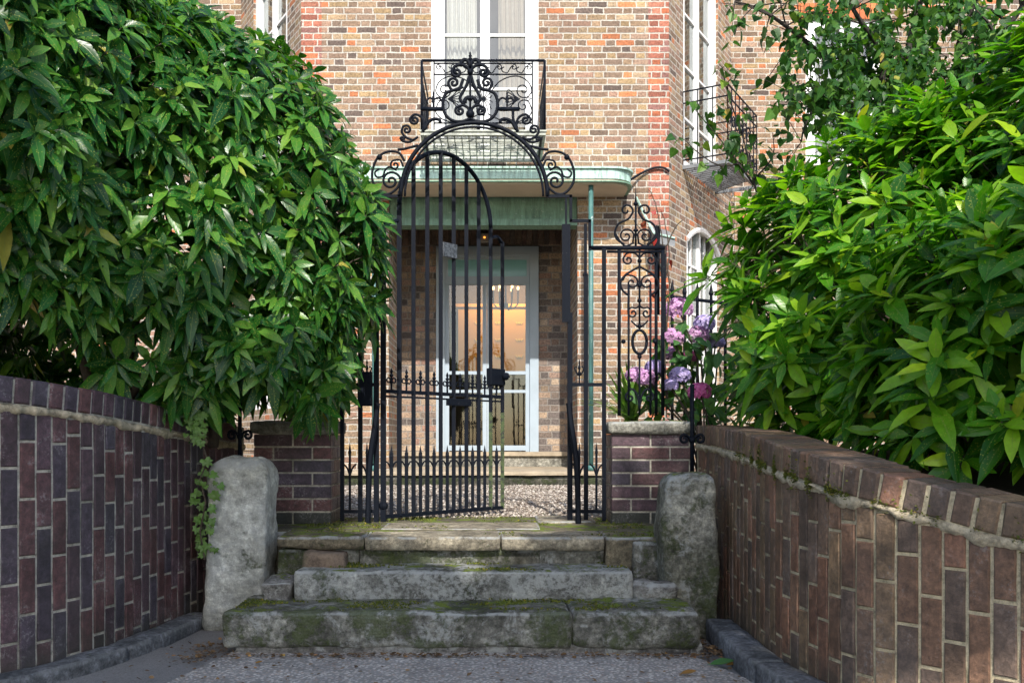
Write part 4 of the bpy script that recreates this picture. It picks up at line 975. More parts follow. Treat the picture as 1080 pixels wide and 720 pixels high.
# sash windows
def window(p0, d, w_, z0, z1, label, cols=2, bars=(), arch=False, inset=.05, curtain=True, fw=.14, mid=.11, gb=.03, split=None):
    """window whose frame stands in a hole starting at p0 along direction d"""
    p0, d = Vector(p0), Vector(d).normalized(); nrm = Vector((d.y, -d.x)); X3 = lambda u, z, k: (p0.x + d.x * u - nrm.x * k, p0.y + d.y * u - nrm.y * k, z)
    f = MB()
    def bar(u0, u1, a, b, k0, k1):
        c = [X3(u0, a, k0), X3(u1, a, k0), X3(u1, a, k1), X3(u0, a, k1), X3(u0, b, k0), X3(u1, b, k0), X3(u1, b, k1), X3(u0, b, k1)]
        f.add(c, [(0, 1, 5, 4), (1, 2, 6, 5), (2, 3, 7, 6), (3, 0, 4, 7), (4, 5, 6, 7), (3, 2, 1, 0)])
    bar(0, fw, z0, z1, inset - .02, inset + .1); bar(w_ - fw, w_, z0, z1, inset - .02, inset + .1); bar(fw, w_ - fw, z1 - .1, z1, inset - .018, inset + .1); bar(fw, w_ - fw, z0, z0 + .12, inset - .018, inset + .1)
    pw = (w_ - 2 * fw - (cols - 1) * mid) / cols
    for i in range(1, cols): u = fw + i * pw + (i - 1) * mid; bar(u, u + mid, z0 + .12, z1 - .1, inset, inset + .08)
    for z in bars: bar(fw, w_ - fw, z - gb / 2, z + gb / 2, inset + .02, inset + .06)
    if split:
        for i in range(cols):
            for q in range(1, split): u = fw + i * (pw + mid) + pw * q / split; bar(u - .012, u + .012, z0 + .12, z1 - .1, inset + .022, inset + .058)
    wn = f.build('window', M['white'], hs); wn['label'] = label
    g = MB(); g.add([X3(fw, z0 + .1, inset + .045), X3(w_ - fw, z0 + .1, inset + .045), X3(w_ - fw, z1, inset + .045), X3(fw, z1, inset + .045)], [(0, 1, 2, 3)]); g.build('pane', M['glass'], wn)
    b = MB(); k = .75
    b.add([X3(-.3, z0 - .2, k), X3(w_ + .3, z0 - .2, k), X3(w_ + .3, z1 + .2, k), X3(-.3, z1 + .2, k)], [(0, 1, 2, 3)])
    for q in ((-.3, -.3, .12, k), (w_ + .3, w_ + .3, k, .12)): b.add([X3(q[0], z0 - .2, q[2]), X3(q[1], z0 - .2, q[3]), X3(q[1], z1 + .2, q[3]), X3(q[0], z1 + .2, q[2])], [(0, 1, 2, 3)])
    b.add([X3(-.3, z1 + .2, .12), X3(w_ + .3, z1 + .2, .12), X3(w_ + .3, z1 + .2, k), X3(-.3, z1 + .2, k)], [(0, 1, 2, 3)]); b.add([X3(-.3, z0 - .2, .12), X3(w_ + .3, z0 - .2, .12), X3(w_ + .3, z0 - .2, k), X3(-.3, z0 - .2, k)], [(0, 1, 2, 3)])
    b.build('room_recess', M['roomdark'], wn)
    if curtain:
        for (ua, ub, key, ph, fq) in ((fw + .02, fw + pw * .9, 'curtain', 0, 14), (fw + pw + mid * .8 if cols > 1 else fw + pw * .55, w_ - fw, 'curtain2' if cols > 1 else 'curtain', 2, 9)):
            if cols > 1 and key == 'curtain2': ua += pw * .30
            c = MB(); nu, nz_ = 70, 14; V = []
            for j in range(nz_ + 1):
                z = z0 + .1 + (z1 - z0 - .12) * j / nz_
                for i in range(nu + 1):
                    u = ua + (ub - ua) * i / nu; V.append(X3(u, z, inset + .18 + .022 * math.sin(i / nu * fq * 2 * math.pi / 2 + ph + .4 * math.sin(z * 2)) + .01 * math.sin(i * .9 + z * 3)))
            c.add(V, [(j * (nu + 1) + i, j * (nu + 1) + i + 1, (j + 1) * (nu + 1) + i + 1, (j + 1) * (nu + 1) + i) for j in range(nz_) for i in range(nu)]); c.build('curtain', M[key], wn, True)
    return wn
zf = lambda py: CZ + (HY - py) / 90
window((UW[0], HYF), (1, 0), UW[1] - UW[0], UW[2], UW[3], 'tall white french window over the porch, lace curtain in its left half', 2, [zf(35), zf(92), 6.6], fw=.15, mid=.11)
window(Vector(CR0) + (Vector(CR1) - Vector(CR0)) * .2, Vector(CR1) - Vector(CR0), .56 * LCH, 4.27, 7.0, 'tall white window on the right splay behind the slatted balcony', 2, [4.95, 5.6, 6.25], split=None)
window(Vector(CR0) + (Vector(CR1) - Vector(CR0)) * .25, Vector(CR1) - Vector(CR0), .53 * LCH, 1.35, 3.72, 'lower white sash window on the right splay', 2, [1.95, 2.55, 3.15], split=2, mid=.06)
window(Vector(CL0) + (Vector(CL1) - Vector(CL0)) * .24, Vector(CL1) - Vector(CL0), .56 * LCH, 4.27, 7.0, 'tall white window on the left splay above the laurel', 2, [4.95, 5.6, 6.25])
window(Vector(CL0) + (Vector(CL1) - Vector(CL0)) * .22, Vector(CL1) - Vector(CL0), .53 * LCH, 1.35, 3.72, 'lower sash window on the left splay', 2, [1.95, 2.55, 3.15], split=2, mid=.06)
window((3.35 + 1.05, WY), (1, 0), 1.05, 4.8, 6.83, 'white sash window on the right wing behind the tree', 2, [5.3, 5.8, 6.3], mid=.06)
window((-9.5 + 4.05, WY), (1, 0), 1.05, 4.3, 6.83, 'white sash window on the left wing', 2, [4.95, 5.6, 6.25], mid=.06)
# window arch heads on the right splay (segmental)
def splay(u, z, k): d = (Vector(CR1) - Vector(CR0)).normalized(); n_ = Vector((d.y, -d.x)); return (CR0[0] + d.x * u + n_.x * k, CR0[1] + d.y * u + n_.y * k, z)
m = MB(); pts = []
for i in range(13):
    u = .25 * LCH + .53 * LCH * i / 12; s_ = (i / 6 - 1); pts.append((u, 3.66 - .22 * s_ * s_))
for (u0, z0), (u1, z1) in zip(pts[:-1], pts[1:]):
    for k in (.004,): m.add([splay(u0, z0, k), splay(u1, z1, k), splay(u1, 3.74, k), splay(u0, 3.74, k)], [(0, 1, 2, 3)], [[(5 + u0, z0), (5 + u1, z1), (5 + u1, 3.74), (5 + u0, 3.74)]])
m.build('arch_infill', M['stock'], hs)
m = MB(); m.tube([splay(u, z - .03, .0) for u, z in pts], .035, 6); m.build('arch_trim', M['white'], hs)
# balconies
def balcony(name, label, org, dx, width, depth, z0, h, group):
    """org: left end at the wall (x,y); dx: along the wall; projects to its outer side"""
    org, dx = Vector(org), Vector(dx).normalized(); n_ = Vector((dx.y, -dx.x)); root = thing(name, label, 'balcony', (org.x, org.y, z0), group)
    P = lambda u, k, z: Vector((org.x + dx.x * u + n_.x * k, org.y + dx.y * u + n_.y * k, z))
    m = MB(); r = .014
    return root, P
bc, P = balcony('balcony', 'slim iron balcony with scrolled railing under the central upper window', ((444.5 - CX) / 99, HYF), (1, 0), 130 / 99, 1.0, 4.21, .76, 'iron balconies of the house')
bw, bd = 130 / 99, 1.0
bx0 = (444.5 - CX) / 99
m = MB()
m.tube([P(0, 0.0, 4.20), P(0, bd, 4.20), P(bw, bd, 4.20), P(bw, 0, 4.20)], .024, 4)
m.tube([P(-.02, bd + .02, 4.225), P(bw + .02, bd + .02, 4.225)], .012, 4)
for k in range(12): m.tube([P(.02, .06 + k * .08, 4.195), P(bw - .02, .06 + k * .08, 4.195)], .010 if k % 3 else .022, 4)
for k in range(17):
    u = .04 + k * (bw - .08) / 16; m.tube([P(u, .02, 4.20), P(u, bd - .02, 4.20)], .008, 4)
m.build('floor_grille', M['paleiron'], bc)
for k in (0.03, bw - .03):
    m = MB(); m.tube([tuple(q) for q in catmull([tuple(P(k, 0, 3.97)), tuple(P(k, .1, 4.0)), tuple(P(k, .3, 4.11)), tuple(P(k, .6, 4.17)), tuple(P(k, .9, 4.18))], .03)], .014, 6); m.build('bracket', IR, bc)
BF = HYF - bd
class Bal(Iron): pass
m = Iron(); BY = BF; S99 = 1000 / BF
def Z6(x, y): return (400 + x / 5.4, 50 + y / 5.4)
lr = .007
for yy in (76, 92, 155, 432, 478): m.line([Z6(242, yy), Z6(942, yy)] if yy in (76, 478) else [Z6(315, yy), Z6(872, yy)], lr if yy != 76 else .012, n=4, Y=BY)
for xx in (242, 942): m.line([Z6(xx, 76), Z6(xx, 482)], .014, n=4, Y=BY)
for xx in (312, 872): m.line([Z6(xx, 76), Z6(xx, 480)], .008, n=4, Y=BY)
m.line([Z6(595, 155), Z6(595, 478)], .007, n=4, Y=BY)
MB_ = Z6(595, 0)[0]; BB = lambda pts, r, sp=None: m.both(MB_, [Z6(*p) for p in pts], r, Y=BY, n=5, sp=((Z6(*sp[0]), sp[1], sp[2]) if sp else None))
for k in range(3):
    x0 = 620 + k * 84
    BB([(x0, 140), (x0 + 25, 145), (x0 + 45, 115), (x0 + 65, 98)], .006, ((x0 + 62, 115), 1.1, 1)); BB([(x0, 140), (x0 - 8, 125), (x0 + 8, 112)], .006)
BB([(640, 250), (680, 200), (740, 170), (800, 168), (850, 200), (868, 250), (850, 280)], .007, ((820, 245), 1.4, 1))
BB([(620, 380), (680, 410), (760, 428), (830, 410), (868, 370), (860, 330)], .007, ((820, 335), 1.3, -1))
for k, a in enumerate(np.linspace(-1.0, 1.0, 7)): BB([(800, 295), (770, 295 + 20 * a), (738, 295 + 55 * a), (730, 295 + 48 * a)], .006)
for k in range(8):
    a = math.pi / 2 - k * math.pi / 7; BB([(595, 295), (595 + 40 * math.cos(a), 295 - 45 * math.sin(a)), (595 + 50 * math.cos(a + .1), 295 - 95 * math.sin(a))], .005)
BB([(860, 295), (850, 285), (838, 295), (850, 305), (860, 295), (872, 295)], .005)
m.build('front_railing', IR, bc, True)
for k in (0., bw):
    m = MB()
    for z in (4.97, 4.94, 4.82, 4.28): m.tube([P(k, 0, z), P(k, bd, z)], .010 if z > 4.96 else .007, 4)
    for q in range(9): m.tube([P(k, .06 + q * .11, 4.22), P(k, .06 + q * .11, 4.82)], .006, 4)
    for q in range(4):
        c = P(k, .15 + q * .23, 4.53); m.tube([c + Vector((0, .09 * math.cos(a), .12 * math.sin(a))) for a in np.linspace(0, 2 * math.pi, 13)], .006, 4)
    m.build('side_railing', IR, bc)
# balcony on the right splay
dch = (Vector(CR1) - Vector(CR0)).normalized()
o0 = Vector(CR0) + dch * .5
bc2, P2 = balcony('balcony', 'slatted iron balcony on the right splay, half hidden by climbing leaves', o0, dch, 1.85, .62, 4.27, .9, 'iron balconies of the house')
m = MB(); w2, d2 = 1.32, .55
m.tube([P2(0, 0, 4.25), P2(0, d2, 4.25), P2(w2, d2, 4.25), P2(w2, 0, 4.25)], .03, 4)
for k in range(16): m.tube([P2(.04 + k * w2 / 16, .01, 4.25), P2(.04 + k * w2 / 22, d2 - .02, 4.25)], .016, 4)
m.build('floor_slats', M['lead'], bc2)
m = MB()
for (a, b) in (((0, 0), (0, d2)), ((0, d2), (w2, d2)), ((w2, d2), (w2, 0))):
    for z in (5.17, 5.03, 4.34): m.tube([P2(*a, z), P2(*b, z)], .010, 4)
for q in range(9):
    u = q * w2 / 8; m.tube([P2(u, d2, 4.26), P2(u, d2, 5.17)], .008, 4)
    if q < 8:
        c = P2(u + w2 / 16, d2, 4.68); ax = Vector((dch.x, dch.y, 0))
        for rr, zz in ((.10, 4.80), (.085, 4.5)):
            pts = [c + ax * (rr * (1 - i / 30) * math.cos(i * .42)) + Vector((0, 0, zz - 4.68 + rr * 1.3 * (1 - i / 30) * math.sin(i * .42))) for i in range(28)]; m.tube(pts, .007, 4)
for q in range(4): m.tube([P2(0, q * d2 / 3, 4.26), P2(0, q * d2 / 3, 5.17)], .008, 4)
m.build('railing', IR, bc2)
# small fittings
sb = thing('security_light', 'small grey sensor box with orange light above the blue door', 'sensor', W(511, 253, DYW - .03))
m = MB(); c = W(511, 251, DYW - .03); m.obox(c, (1, 0, 0), (0, -1, 0), (0, 0, 1), .055, .035, .06, .008); m.build('case', M['plasticwhite'], sb)
m = MB(); m.ball(c + Vector((0, -.04, .0)), .014); m.build('indicator', M['orange'], sb)
m = MB(); m.tube([tuple(q) for q in catmull([tuple(W(663, 191, 10.95)), tuple(W(676, 183, 11.05)), tuple(W(690, 177, 11.07)), tuple(W(700, 177, 11.07)), tuple(W(706, 181, 11.07))], .05)], .014, 6)
tag(m.build('cable', IR), 'black cable looping from the canopy end to the house corner', 'cable')
hd = thing('lead_hood', 'small lead hood with a green edge on the wall right of the canopy', 'hood', (1.95, 11.1, 3.0))
m = MB(); A_, B_, C_, D_ = W(672, 210, 11.09), W(688, 243, 11.09), W(712, 252, 10.6), W(712, 262, 10.6)
m.add([W(684, 238, 11.09), W(704, 243, 11.09), W(712, 252, 10.75), W(690, 247, 10.75), W(684, 246, 11.09), W(704, 252, 11.09), W(712, 260, 10.75), W(690, 256, 10.75)], [(0, 1, 2, 3), (3, 2, 6, 7), (0, 3, 7, 4), (1, 5, 6, 2), (4, 7, 6, 5)]); m.build('hood_sheet', M['lead'], hd)
m = MB(); m.tube([W(671, 208, 11.07), W(679, 225, 11.05), W(690, 246, 10.74), W(712, 251, 10.74)], .014, 5); m.build('green_edge', M['verdigris'], hd)

# ------------------------------------------------------------------ vegetation
def ell_points(ells, dens, jitter, keep, shell=(1.0, 1.0), inward=.86):
    P, A = [], []
    for (c, r) in ells:
        c, r = np.array(c), np.array(r); area = 4 * math.pi * ((r[0] * r[1]) ** 1.6 / 3 + (r[0] * r[2]) ** 1.6 / 3 + (r[1] * r[2]) ** 1.6 / 3) ** (1 / 1.6)
        n = int(area * dens); d = norm(RNG.normal(size=(n, 3))); k = RNG.uniform(shell[0], shell[1], (n, 1))
        bump = np.array([noise.noise(Vector((q * r / .45).tolist())) for q in d])[:, None] * jitter
        p = c + d * r * k + d * bump
        a = norm(d / r)
        P.append(p); A.append(a)
    P, A = np.concatenate(P), np.concatenate(A); ok = np.ones(len(P), bool)
    for (c, r) in ells:
        q = np.linalg.norm((P - np.array(c)) / np.array(r), axis=1); ok &= q > inward * shell[0]
    ok &= keep(P); return P[ok], A[ok]
def twigs(P, A, root, name, length=.25, r=.005, every=3, mat='bark'):
    m = MB()
    for p, a in list(zip(P, A))[::every]:
        p, a = Vector(p), Vector(a); q = p - a * length * random.uniform(.7, 1.4) - Vector((0, 0, length * .5)); m.tube([p, (p + q) / 2 + Vector((0, 0, .02)), q], [r * .6, r, r * 1.4], 4, cap=False)
    m.build(name, M[mat], root)['kind'] = 'stuff'
def stems(root, base, tips, r0, mat='bark', name='stem'):
    for b, tps in base:
        m = MB(); b = Vector(b)
        for tp in tps:
            tp = Vector(tp); mid = b.lerp(tp, .5) + Vector((random.uniform(-.12, .12), random.uniform(-.1, .1), random.uniform(0, .15)))
            pts = catmull([tuple(b), tuple(b.lerp(mid, .5) + Vector((random.uniform(-.05, .05), 0, 0))), tuple(mid), tuple(tp)], .08); n = len(pts)
            m.tube([tuple(p) for p in pts], [r0 * (1 - .75 * i / n) for i in range(n)], 7)
        m.build(name, M[mat], root, True)

def shrub(name, label, ells, keep, dens, L, matk, base, axis_bias, droop, layers, wr=.18):
    root = thing(name, label, 'shrub', base[0][0])
    Vs, Fs, Us, Rs = [], [], [], []; off = 0
    for (shell, dm, inw, Lk) in layers:
        P, A = ell_points(ells, dens * dm, .20, keep, shell, inw)
        ax = A + np.array(axis_bias) + RNG.normal(0, .28, A.shape)
        V, F, UV, rn = rosettes(P, ax, 8, L * Lk, droop, wr=wr)
        Vs.append(V); Fs.append(F + off); Us.append(UV); Rs.append(rn); off += len(V)
        if shell[1] > .97: twigs(P, A, root, 'twigs', .22, .004, 2)
    V, F, UV, rn = np.concatenate(Vs), np.concatenate(Fs), np.concatenate(Us), np.concatenate(Rs)
    np_mesh('leaves', V, F, M[matk], root, rnd=rn, uv=UV); stems(root, base, None, .028); return root
# left laurel
EL = [((-1.95, 5.15, 2.05), (1.28, 1.05, 1.22)), ((-3.0, 4.35, 2.45), (1.5, 1.15, 1.35)), ((-1.35, 5.1, 1.55), (.62, .62, .62))]
def keepL(P):
    x, y, z = P.T; low = np.where(x < -1.62, 1.62 + .12 * np.sin(x * 7) - .5 * np.exp(-((x + 1.74) / .10) ** 2) * (y < 4.5), 1.17 + .10 * np.sin(x * 9))
    return ((z > low) | ((y > 5.1) & (x < -1.75) & (z > .95))) & (y < 5.75) & (x > -3.9) & (z < 3.7) & ~((y > 5.35) & (x > -.85))
LAY = [((.98, 1.04), 1., .93, 1.), ((.82, .94), .7, .93, 1.), ((.62, .78), .35, .93, 1.1)]
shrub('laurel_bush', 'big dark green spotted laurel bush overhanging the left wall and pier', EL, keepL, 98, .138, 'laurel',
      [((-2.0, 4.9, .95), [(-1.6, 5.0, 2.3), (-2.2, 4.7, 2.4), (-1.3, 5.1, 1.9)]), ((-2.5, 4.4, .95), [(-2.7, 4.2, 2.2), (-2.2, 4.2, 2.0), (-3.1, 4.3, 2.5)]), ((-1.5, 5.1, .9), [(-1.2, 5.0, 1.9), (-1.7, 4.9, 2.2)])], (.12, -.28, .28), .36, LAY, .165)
# right laurel
ER = [((2.35, 4.95, 1.52), (1.16, .85, 1.06)), ((3.25, 4.3, 1.75), (1.25, 1.0, 1.25)), ((2.5, 3.75, 1.25), (.98, .82, .78))]
def keepR(P):
    x, y, z = P.T; low = 1.03 + .06 * np.sin(x * 11) + .28 * np.clip((3.6 - y) * .0, 0, 1) - .12 * np.clip(4.6 - y, 0, 1.4); return (z > low) & (y < 5.7) & (x < 4.2) & ~((x < 1.26) & (z < 1.80)) & ~((x < 1.42) & (y > 5.15))
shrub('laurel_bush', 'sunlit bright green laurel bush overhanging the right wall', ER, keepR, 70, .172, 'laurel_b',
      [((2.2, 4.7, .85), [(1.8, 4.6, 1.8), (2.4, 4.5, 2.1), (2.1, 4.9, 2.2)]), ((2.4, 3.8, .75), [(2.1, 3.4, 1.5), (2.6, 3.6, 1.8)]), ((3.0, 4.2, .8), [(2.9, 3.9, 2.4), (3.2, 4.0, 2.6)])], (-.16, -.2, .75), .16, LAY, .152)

def leafy(root, P, L, matk, shape, droop=.5, wr=.38, name='leaves', up=.6):
    n = len(P); D = RNG.normal(size=(n, 3)); D[:, 2] -= .5; N = RNG.normal(0, .5, (n, 3)); N[:, 2] += up; N[:, 1] -= .4
    l = L * RNG.uniform(.6, 1.25, n); V, F, UV, rn = leaves(P, D, N, l, l * wr, np.full(n, droop) * RNG.random(n), shape, .2, .1); return np_mesh(name, V, F, M[matk], root, rnd=rn, uv=UV)
# lilac tree behind the right laurel
tr = thing('lilac_tree', 'thin dark-branched tree with heart leaves above the right laurel', 'tree', (3.3, 7.1, .44))
def branchset(root, paths, r0, leaves_per, spread, L, matk, name='trunk', bark='bark2'):
    pts_all = []; m = MB()
    for path, r in paths:
        pp = catmull(path, .06); n = len(pp); m.tube([tuple(p) for p in pp], [r * (1 - .72 * i / n) for i in range(n)], 6)
        for i in range(n // 4, n, 2):
            p = Vector(pp[i])
            for _ in range(3 if name == 'trunk' else 2):
                d = Vector((random.gauss(0, 1), random.gauss(0, .8), random.gauss(.2, .7))).normalized(); l = spread * random.uniform(.4, 1.2); q = p + d * l
                m.tube([p, p.lerp(q, .5) + Vector((0, 0, .03)), q], [r * .22, r * .14, .002], 4, cap=False)
                for k in range(leaves_per): pts_all.append(p.lerp(q, random.uniform(.25, 1.05)) + Vector((random.gauss(0, .025), random.gauss(0, .025), random.gauss(0, .02))))
    m.build(name, M[bark], root, True); leafy(root, np.array([tuple(p) for p in pts_all]), L, matk, HEART, name='crown')
w3 = lambda a, b, Y: tuple(W(a, b, Y))
branchset(tr, [
    ([(3.3, 7.1, .44), (3.25, 7.1, 1.8), w3(945, 170, 7.0), w3(985, 120, 6.9), w3(1040, 60, 6.8), w3(1090, -10, 6.7)], .06),
    ([w3(940, 178, 7.0), w3(920, 110, 7.1), w3(880, 70, 7.2), w3(845, 40, 7.1), w3(805, 12, 7.1), w3(775, 2, 7.1)], .032),
    ([w3(925, 120, 7.0), w3(930, 60, 6.9), w3(900, 10, 6.8), w3(880, -40, 6.8)], .028),
    ([w3(985, 120, 6.9), w3(960, 70, 7.0), w3(965, 20, 7.1), w3(990, -40, 7.2)], .028),
    ([w3(1000, 105, 6.9), w3(1050, 100, 6.8), w3(1100, 80, 6.7)], .024),
    ([w3(960, 150, 6.9), w3(910, 140, 6.8), w3(870, 110, 6.9), w3(840, 95, 7.0)], .022),
    ([w3(900, 90, 7.1), w3(870, 100, 7.0), w3(850, 130, 6.9), w3(845, 150, 6.9)], .018),
    ([w3(1010, 100, 6.9), w3(1010, 50, 7.0), w3(1030, 0, 7.1), w3(1050, -40, 7.1)], .024)], .05, 7, .45, .095, 'lilac')
ex = []
for _ in range(5200):
    a = random.random() * 6.28; q = random.random() ** .6; px, py = 950 + 125 * q * math.cos(a), 70 + 98 * q * math.sin(a)
    if noise.noise(Vector((px / 30, py / 30, 2))) > -.12: ex.append(w3(px, py, 6.95 + random.gauss(0, .35)))
leafy(tr, np.array(ex), .066, 'lilac', HEART, name='crown')
cl = thing('climbing_shrub', 'slender leafy shoot reaching up in front of the slatted balcony', 'shrub', (2.35, 7.6, .44))
branchset(cl, [([(2.35, 7.6, .44), (2.3, 7.6, 1.8), w3(800, 215, 7.6), w3(785, 150, 7.6), w3(768, 100, 7.6), w3(762, 72, 7.6)], .016),
               ([w3(795, 195, 7.6), w3(770, 160, 7.6), w3(745, 130, 7.6), w3(730, 112, 7.6)], .009), ([w3(790, 170, 7.6), w3(760, 175, 7.6), w3(735, 160, 7.6), w3(725, 150, 7.6)], .009),
               ([w3(795, 190, 7.6), w3(815, 165, 7.6), w3(815, 140, 7.6)], .008)], .02, 3, .17, .10, 'lilac', 'stem')
# hydrangea
hy = thing('hydrangea', 'hydrangea with mauve, blue and magenta mopheads behind the right pier', 'shrub', (1.35, 6.1, .44))
hp = []
def bloom(px, py, r, key, Y, label):
    c = W(px, py, Y); R_ = r / 1000 * Y; n = 190; d = norm(RNG.normal(size=(n, 3))); d = d[(d[:, 2] > -.55)]; Pp, Dd, Nn = [], [], []
    for q in d:
        q = Vector(q); u = q.orthogonal().normalized(); v2 = q.cross(u); a0 = random.random() * 6
        for k in range(4):
            a = a0 + k * math.pi / 2; e = u * math.cos(a) + v2 * math.sin(a); Pp.append(Vector((c.x, c.y, c.z)) + Vector((q.x, q.y, q.z * .8)) * R_ * random.uniform(.9, 1.04)); Dd.append(e + q * .25); Nn.append(q)
    Pp, Dd, Nn = [np.array([tuple(x) for x in L_]) for L_ in (Pp, Dd, Nn)]; l = np.full(len(Pp), .0145)
    V, F, UV, rn = leaves(Pp, Dd, Nn, l, l * .5, np.full(len(Pp), .1), (np.array([0, .4, .8, 1.]), np.array([.2, 1., .85, .3])), .1); b = np_mesh('flower_head', V, F, M[key], hy, rnd=rn, uv=UV); b['label'] = label
    m = MB(); m.tube([tuple(c), (c.x * .4 + 1.38 * .6, c.y + .05, c.z - .3), (1.38, 6.1, .5)], .006, 5); m.build('stalk', M['hydleaf'] if False else M['bark'], hy)
    for k in range(5):
        a = random.random() * 6.28; hp.append((c.x + .05 * math.cos(a), c.y + .02 + .04 * math.sin(a), c.z - R_ * .8 - random.random() * .08))
for b in [(716, 326, 14.5, 'petal_m', 5.95, 'large mauve flower head, topmost'), (743, 341, 11, 'petal_b', 6.0, 'blue-mauve flower head'), (709, 356, 12, 'petal_m', 5.95, 'mauve flower head'), (737, 353, 12, 'petal_m', 6.05, 'mauve flower head'), (708, 373, 9, 'petal_m', 6.15, 'mauve flower head'), (671, 396, 11, 'petal_m', 5.75, 'mauve flower head'), (682, 399, 11, 'petal_m', 5.7, 'mauve flower head'), (691, 388, 10.5, 'petal_b', 5.75, 'blue-mauve flower head'), (717, 396, 11, 'petal_b', 5.8, 'pale blue flower head'), (707, 406, 8, 'petal_b', 5.7, 'small pale blue flower head'), (738, 413, 12, 'petal_p', 5.6, 'magenta flower head'), (755, 361, 9, 'petal_b', 6.1, 'blue-mauve flower head'), (727, 376, 8, 'petal_p', 6.1, 'pink flower head'), (785, 322, 8, 'petal_p', 6.2, 'magenta flower head')]: bloom(*b)
hp += [(random.uniform(1.0, 1.55), random.uniform(5.75, 6.3), random.uniform(.95, 1.6)) for _ in range(210)]
P_ = np.array(hp); n = len(P_); D_ = RNG.normal(size=(n, 3)); D_[:, 2] -= .2; N_ = np.tile([0, -.4, 1.], (n, 1)) + RNG.normal(0, .3, (n, 3)); l = RNG.uniform(.07, .12, n)
V, F, UV, rn = leaves(P_, D_, N_, l, l * .33, np.full(n, .3), LAUREL, .15); np_mesh('leaves', V, F, M['hydleaf'], hy, rnd=rn, uv=UV)
# strappy plant on the right pier's back
def strappy(name, label, c, n, L, sp, matk='blade'):
    root = thing(name, label, 'plant', c); c = np.array(c); a = RNG.random(n) * 6.28; ti = RNG.uniform(.15, sp, n)
    D = np.stack([np.sin(ti) * np.cos(a), np.sin(ti) * np.sin(a), np.cos(ti)], 1); N = np.stack([-np.cos(ti) * np.cos(a), -np.cos(ti) * np.sin(a), np.sin(ti)], 1); l = L * RNG.uniform(.6, 1.1, n)
    V, F, UV, rn = leaves(np.tile(c, (n, 1)) + RNG.normal(0, .025, (n, 3)), D, N, l, np.full(n, .011), np.full(n, .18), BLADE, .3); np_mesh('blades', V, F, M[matk], root, rnd=rn, uv=UV)
    m = MB(); m.tube([(c[0], c[1], .44), tuple(c)], .03, 6); m.build('stem', M['bark'], root)
strappy('spiky_plant', 'spiky plant with narrow yellow-green blades on the right pier, left of the hydrangea', tuple(W(668, 440, 5.95)), 75, .40, 1.25)
strappy('spiky_plant', 'spiky green plant behind the left pier, under the laurel', tuple(W(350, 442, 6.0)), 60, .36, 1.2)
strappy('spiky_plant', 'second spiky plant behind the left pier, farther from the gate', tuple(W(305, 440, 5.95)), 50, .30, 1.2)
# bare climber twigs by the gate's right end post, with a few red leaves
bt = thing('bare_climber', 'bare brown climber twigs with red leaves on the right end of the iron panel', 'climber', (1.05, 5.8, .5))
m = MB()
for pth in ([(703, 440), (700, 350), (698, 290), (686, 258), (674, 240), (668, 232)], [(700, 300), (706, 270), (702, 240), (697, 222)], [(698, 262), (704, 258), (712, 240), (720, 232)], [(703, 350), (706, 300), (700, 262), (690, 210), (684, 200)], [(704, 420), (697, 370), (704, 330), (703, 300)]):
    p = catmull(pth, 5); p = p + RNG.normal(0, .4, p.shape); m.tube([W(a, b, 5.72) for a, b in p], [.006 * (1 - .6 * i / len(p)) for i in range(len(p))], 5)
m.build('twigs', M['bark'], bt); P_ = np.array([tuple(W(a, b, 5.71)) for a, b in ((678, 232), (688, 227), (696, 222), (684, 207), (708, 272), (690, 249), (703, 300), (686, 310))]); leafy(bt, P_, .05, 'redleaf', HEART)
# ivy beside the pale bollard and on the left wall
iv = thing('ivy', 'bright green ivy climbing the left wall beside the pale bollard', 'ivy', (-1.5, 4.75, .3))
hp = []
for (px, py) in [(218, 486), (212, 497), (222, 500), (208, 507), (218, 512), (210, 520), (224, 521), (214, 530), (206, 527), (222, 535), (212, 541), (218, 550), (209, 556), (221, 560), (213, 567), (219, 573), (210, 577), (216, 584), (223, 578), (207, 545), (226, 508), (213, 574), (222, 548)]: hp.append(tuple(W(px + random.uniform(-2, 2), py, 4.66 if px > 216 else 4.74)))
n = len(hp)
def ivy_leaf(P, s, nrm_, tilt):
    out = MB(); shp = [(0, 0), (.32, -.18), (.62, .02), (.42, .28), (.5, .62), (.2, .55), (0, 1.), (-.2, .55), (-.5, .62), (-.42, .28), (-.62, .02), (-.32, -.18)]
    P, N = Vector(P), Vector(nrm_).normalized(); U = Vector((math.cos(tilt), 0, math.sin(tilt))); U = (U - N * U.dot(N)).normalized(); Vv = N.cross(U)
    vs_ = [P + U * a * s + Vv * b * s * -1 + N * (.12 * s * (abs(a))) for a, b in shp]; vs_.append(P + Vv * s * -.35 + N * .1 * s); out.add(vs_, [(i, (i + 1) % 12, 12) for i in range(12)]); return out
def ivyset(root, pts, s, nbase):
    b = MB()
    for p in pts:
        q = ivy_leaf(p, s * random.uniform(.6, 1.15), (nbase[0] + random.gauss(0, .35), nbase[1] + random.gauss(0, .2), nbase[2] + random.gauss(0, .3)), random.gauss(0, .5)); o_ = len(b.v); b.add(q.v, q.f)
    o = b.build('leaves', M['ivy'], root); a = o.data.attributes.new('rnd', 'FLOAT', 'POINT'); rr = np.repeat(RNG.random(len(pts)), 13); a.data.foreach_set('value', rr.astype(np.float32)); return o
ivyset(iv, hp + [(a + random.uniform(-.03, .03), b + .02, c + random.uniform(-.02, .02)) for a, b, c in hp], .042, (.35, -1, .25)); 
m = MB(); m.tube([W(216, 590, 4.72), W(211, 560, 4.72), W(217, 530, 4.70), W(211, 505, 4.70), W(219, 485, 4.68), W(209, 455, 4.75)], .004, 5); m.build('stem', M['bark'], iv)
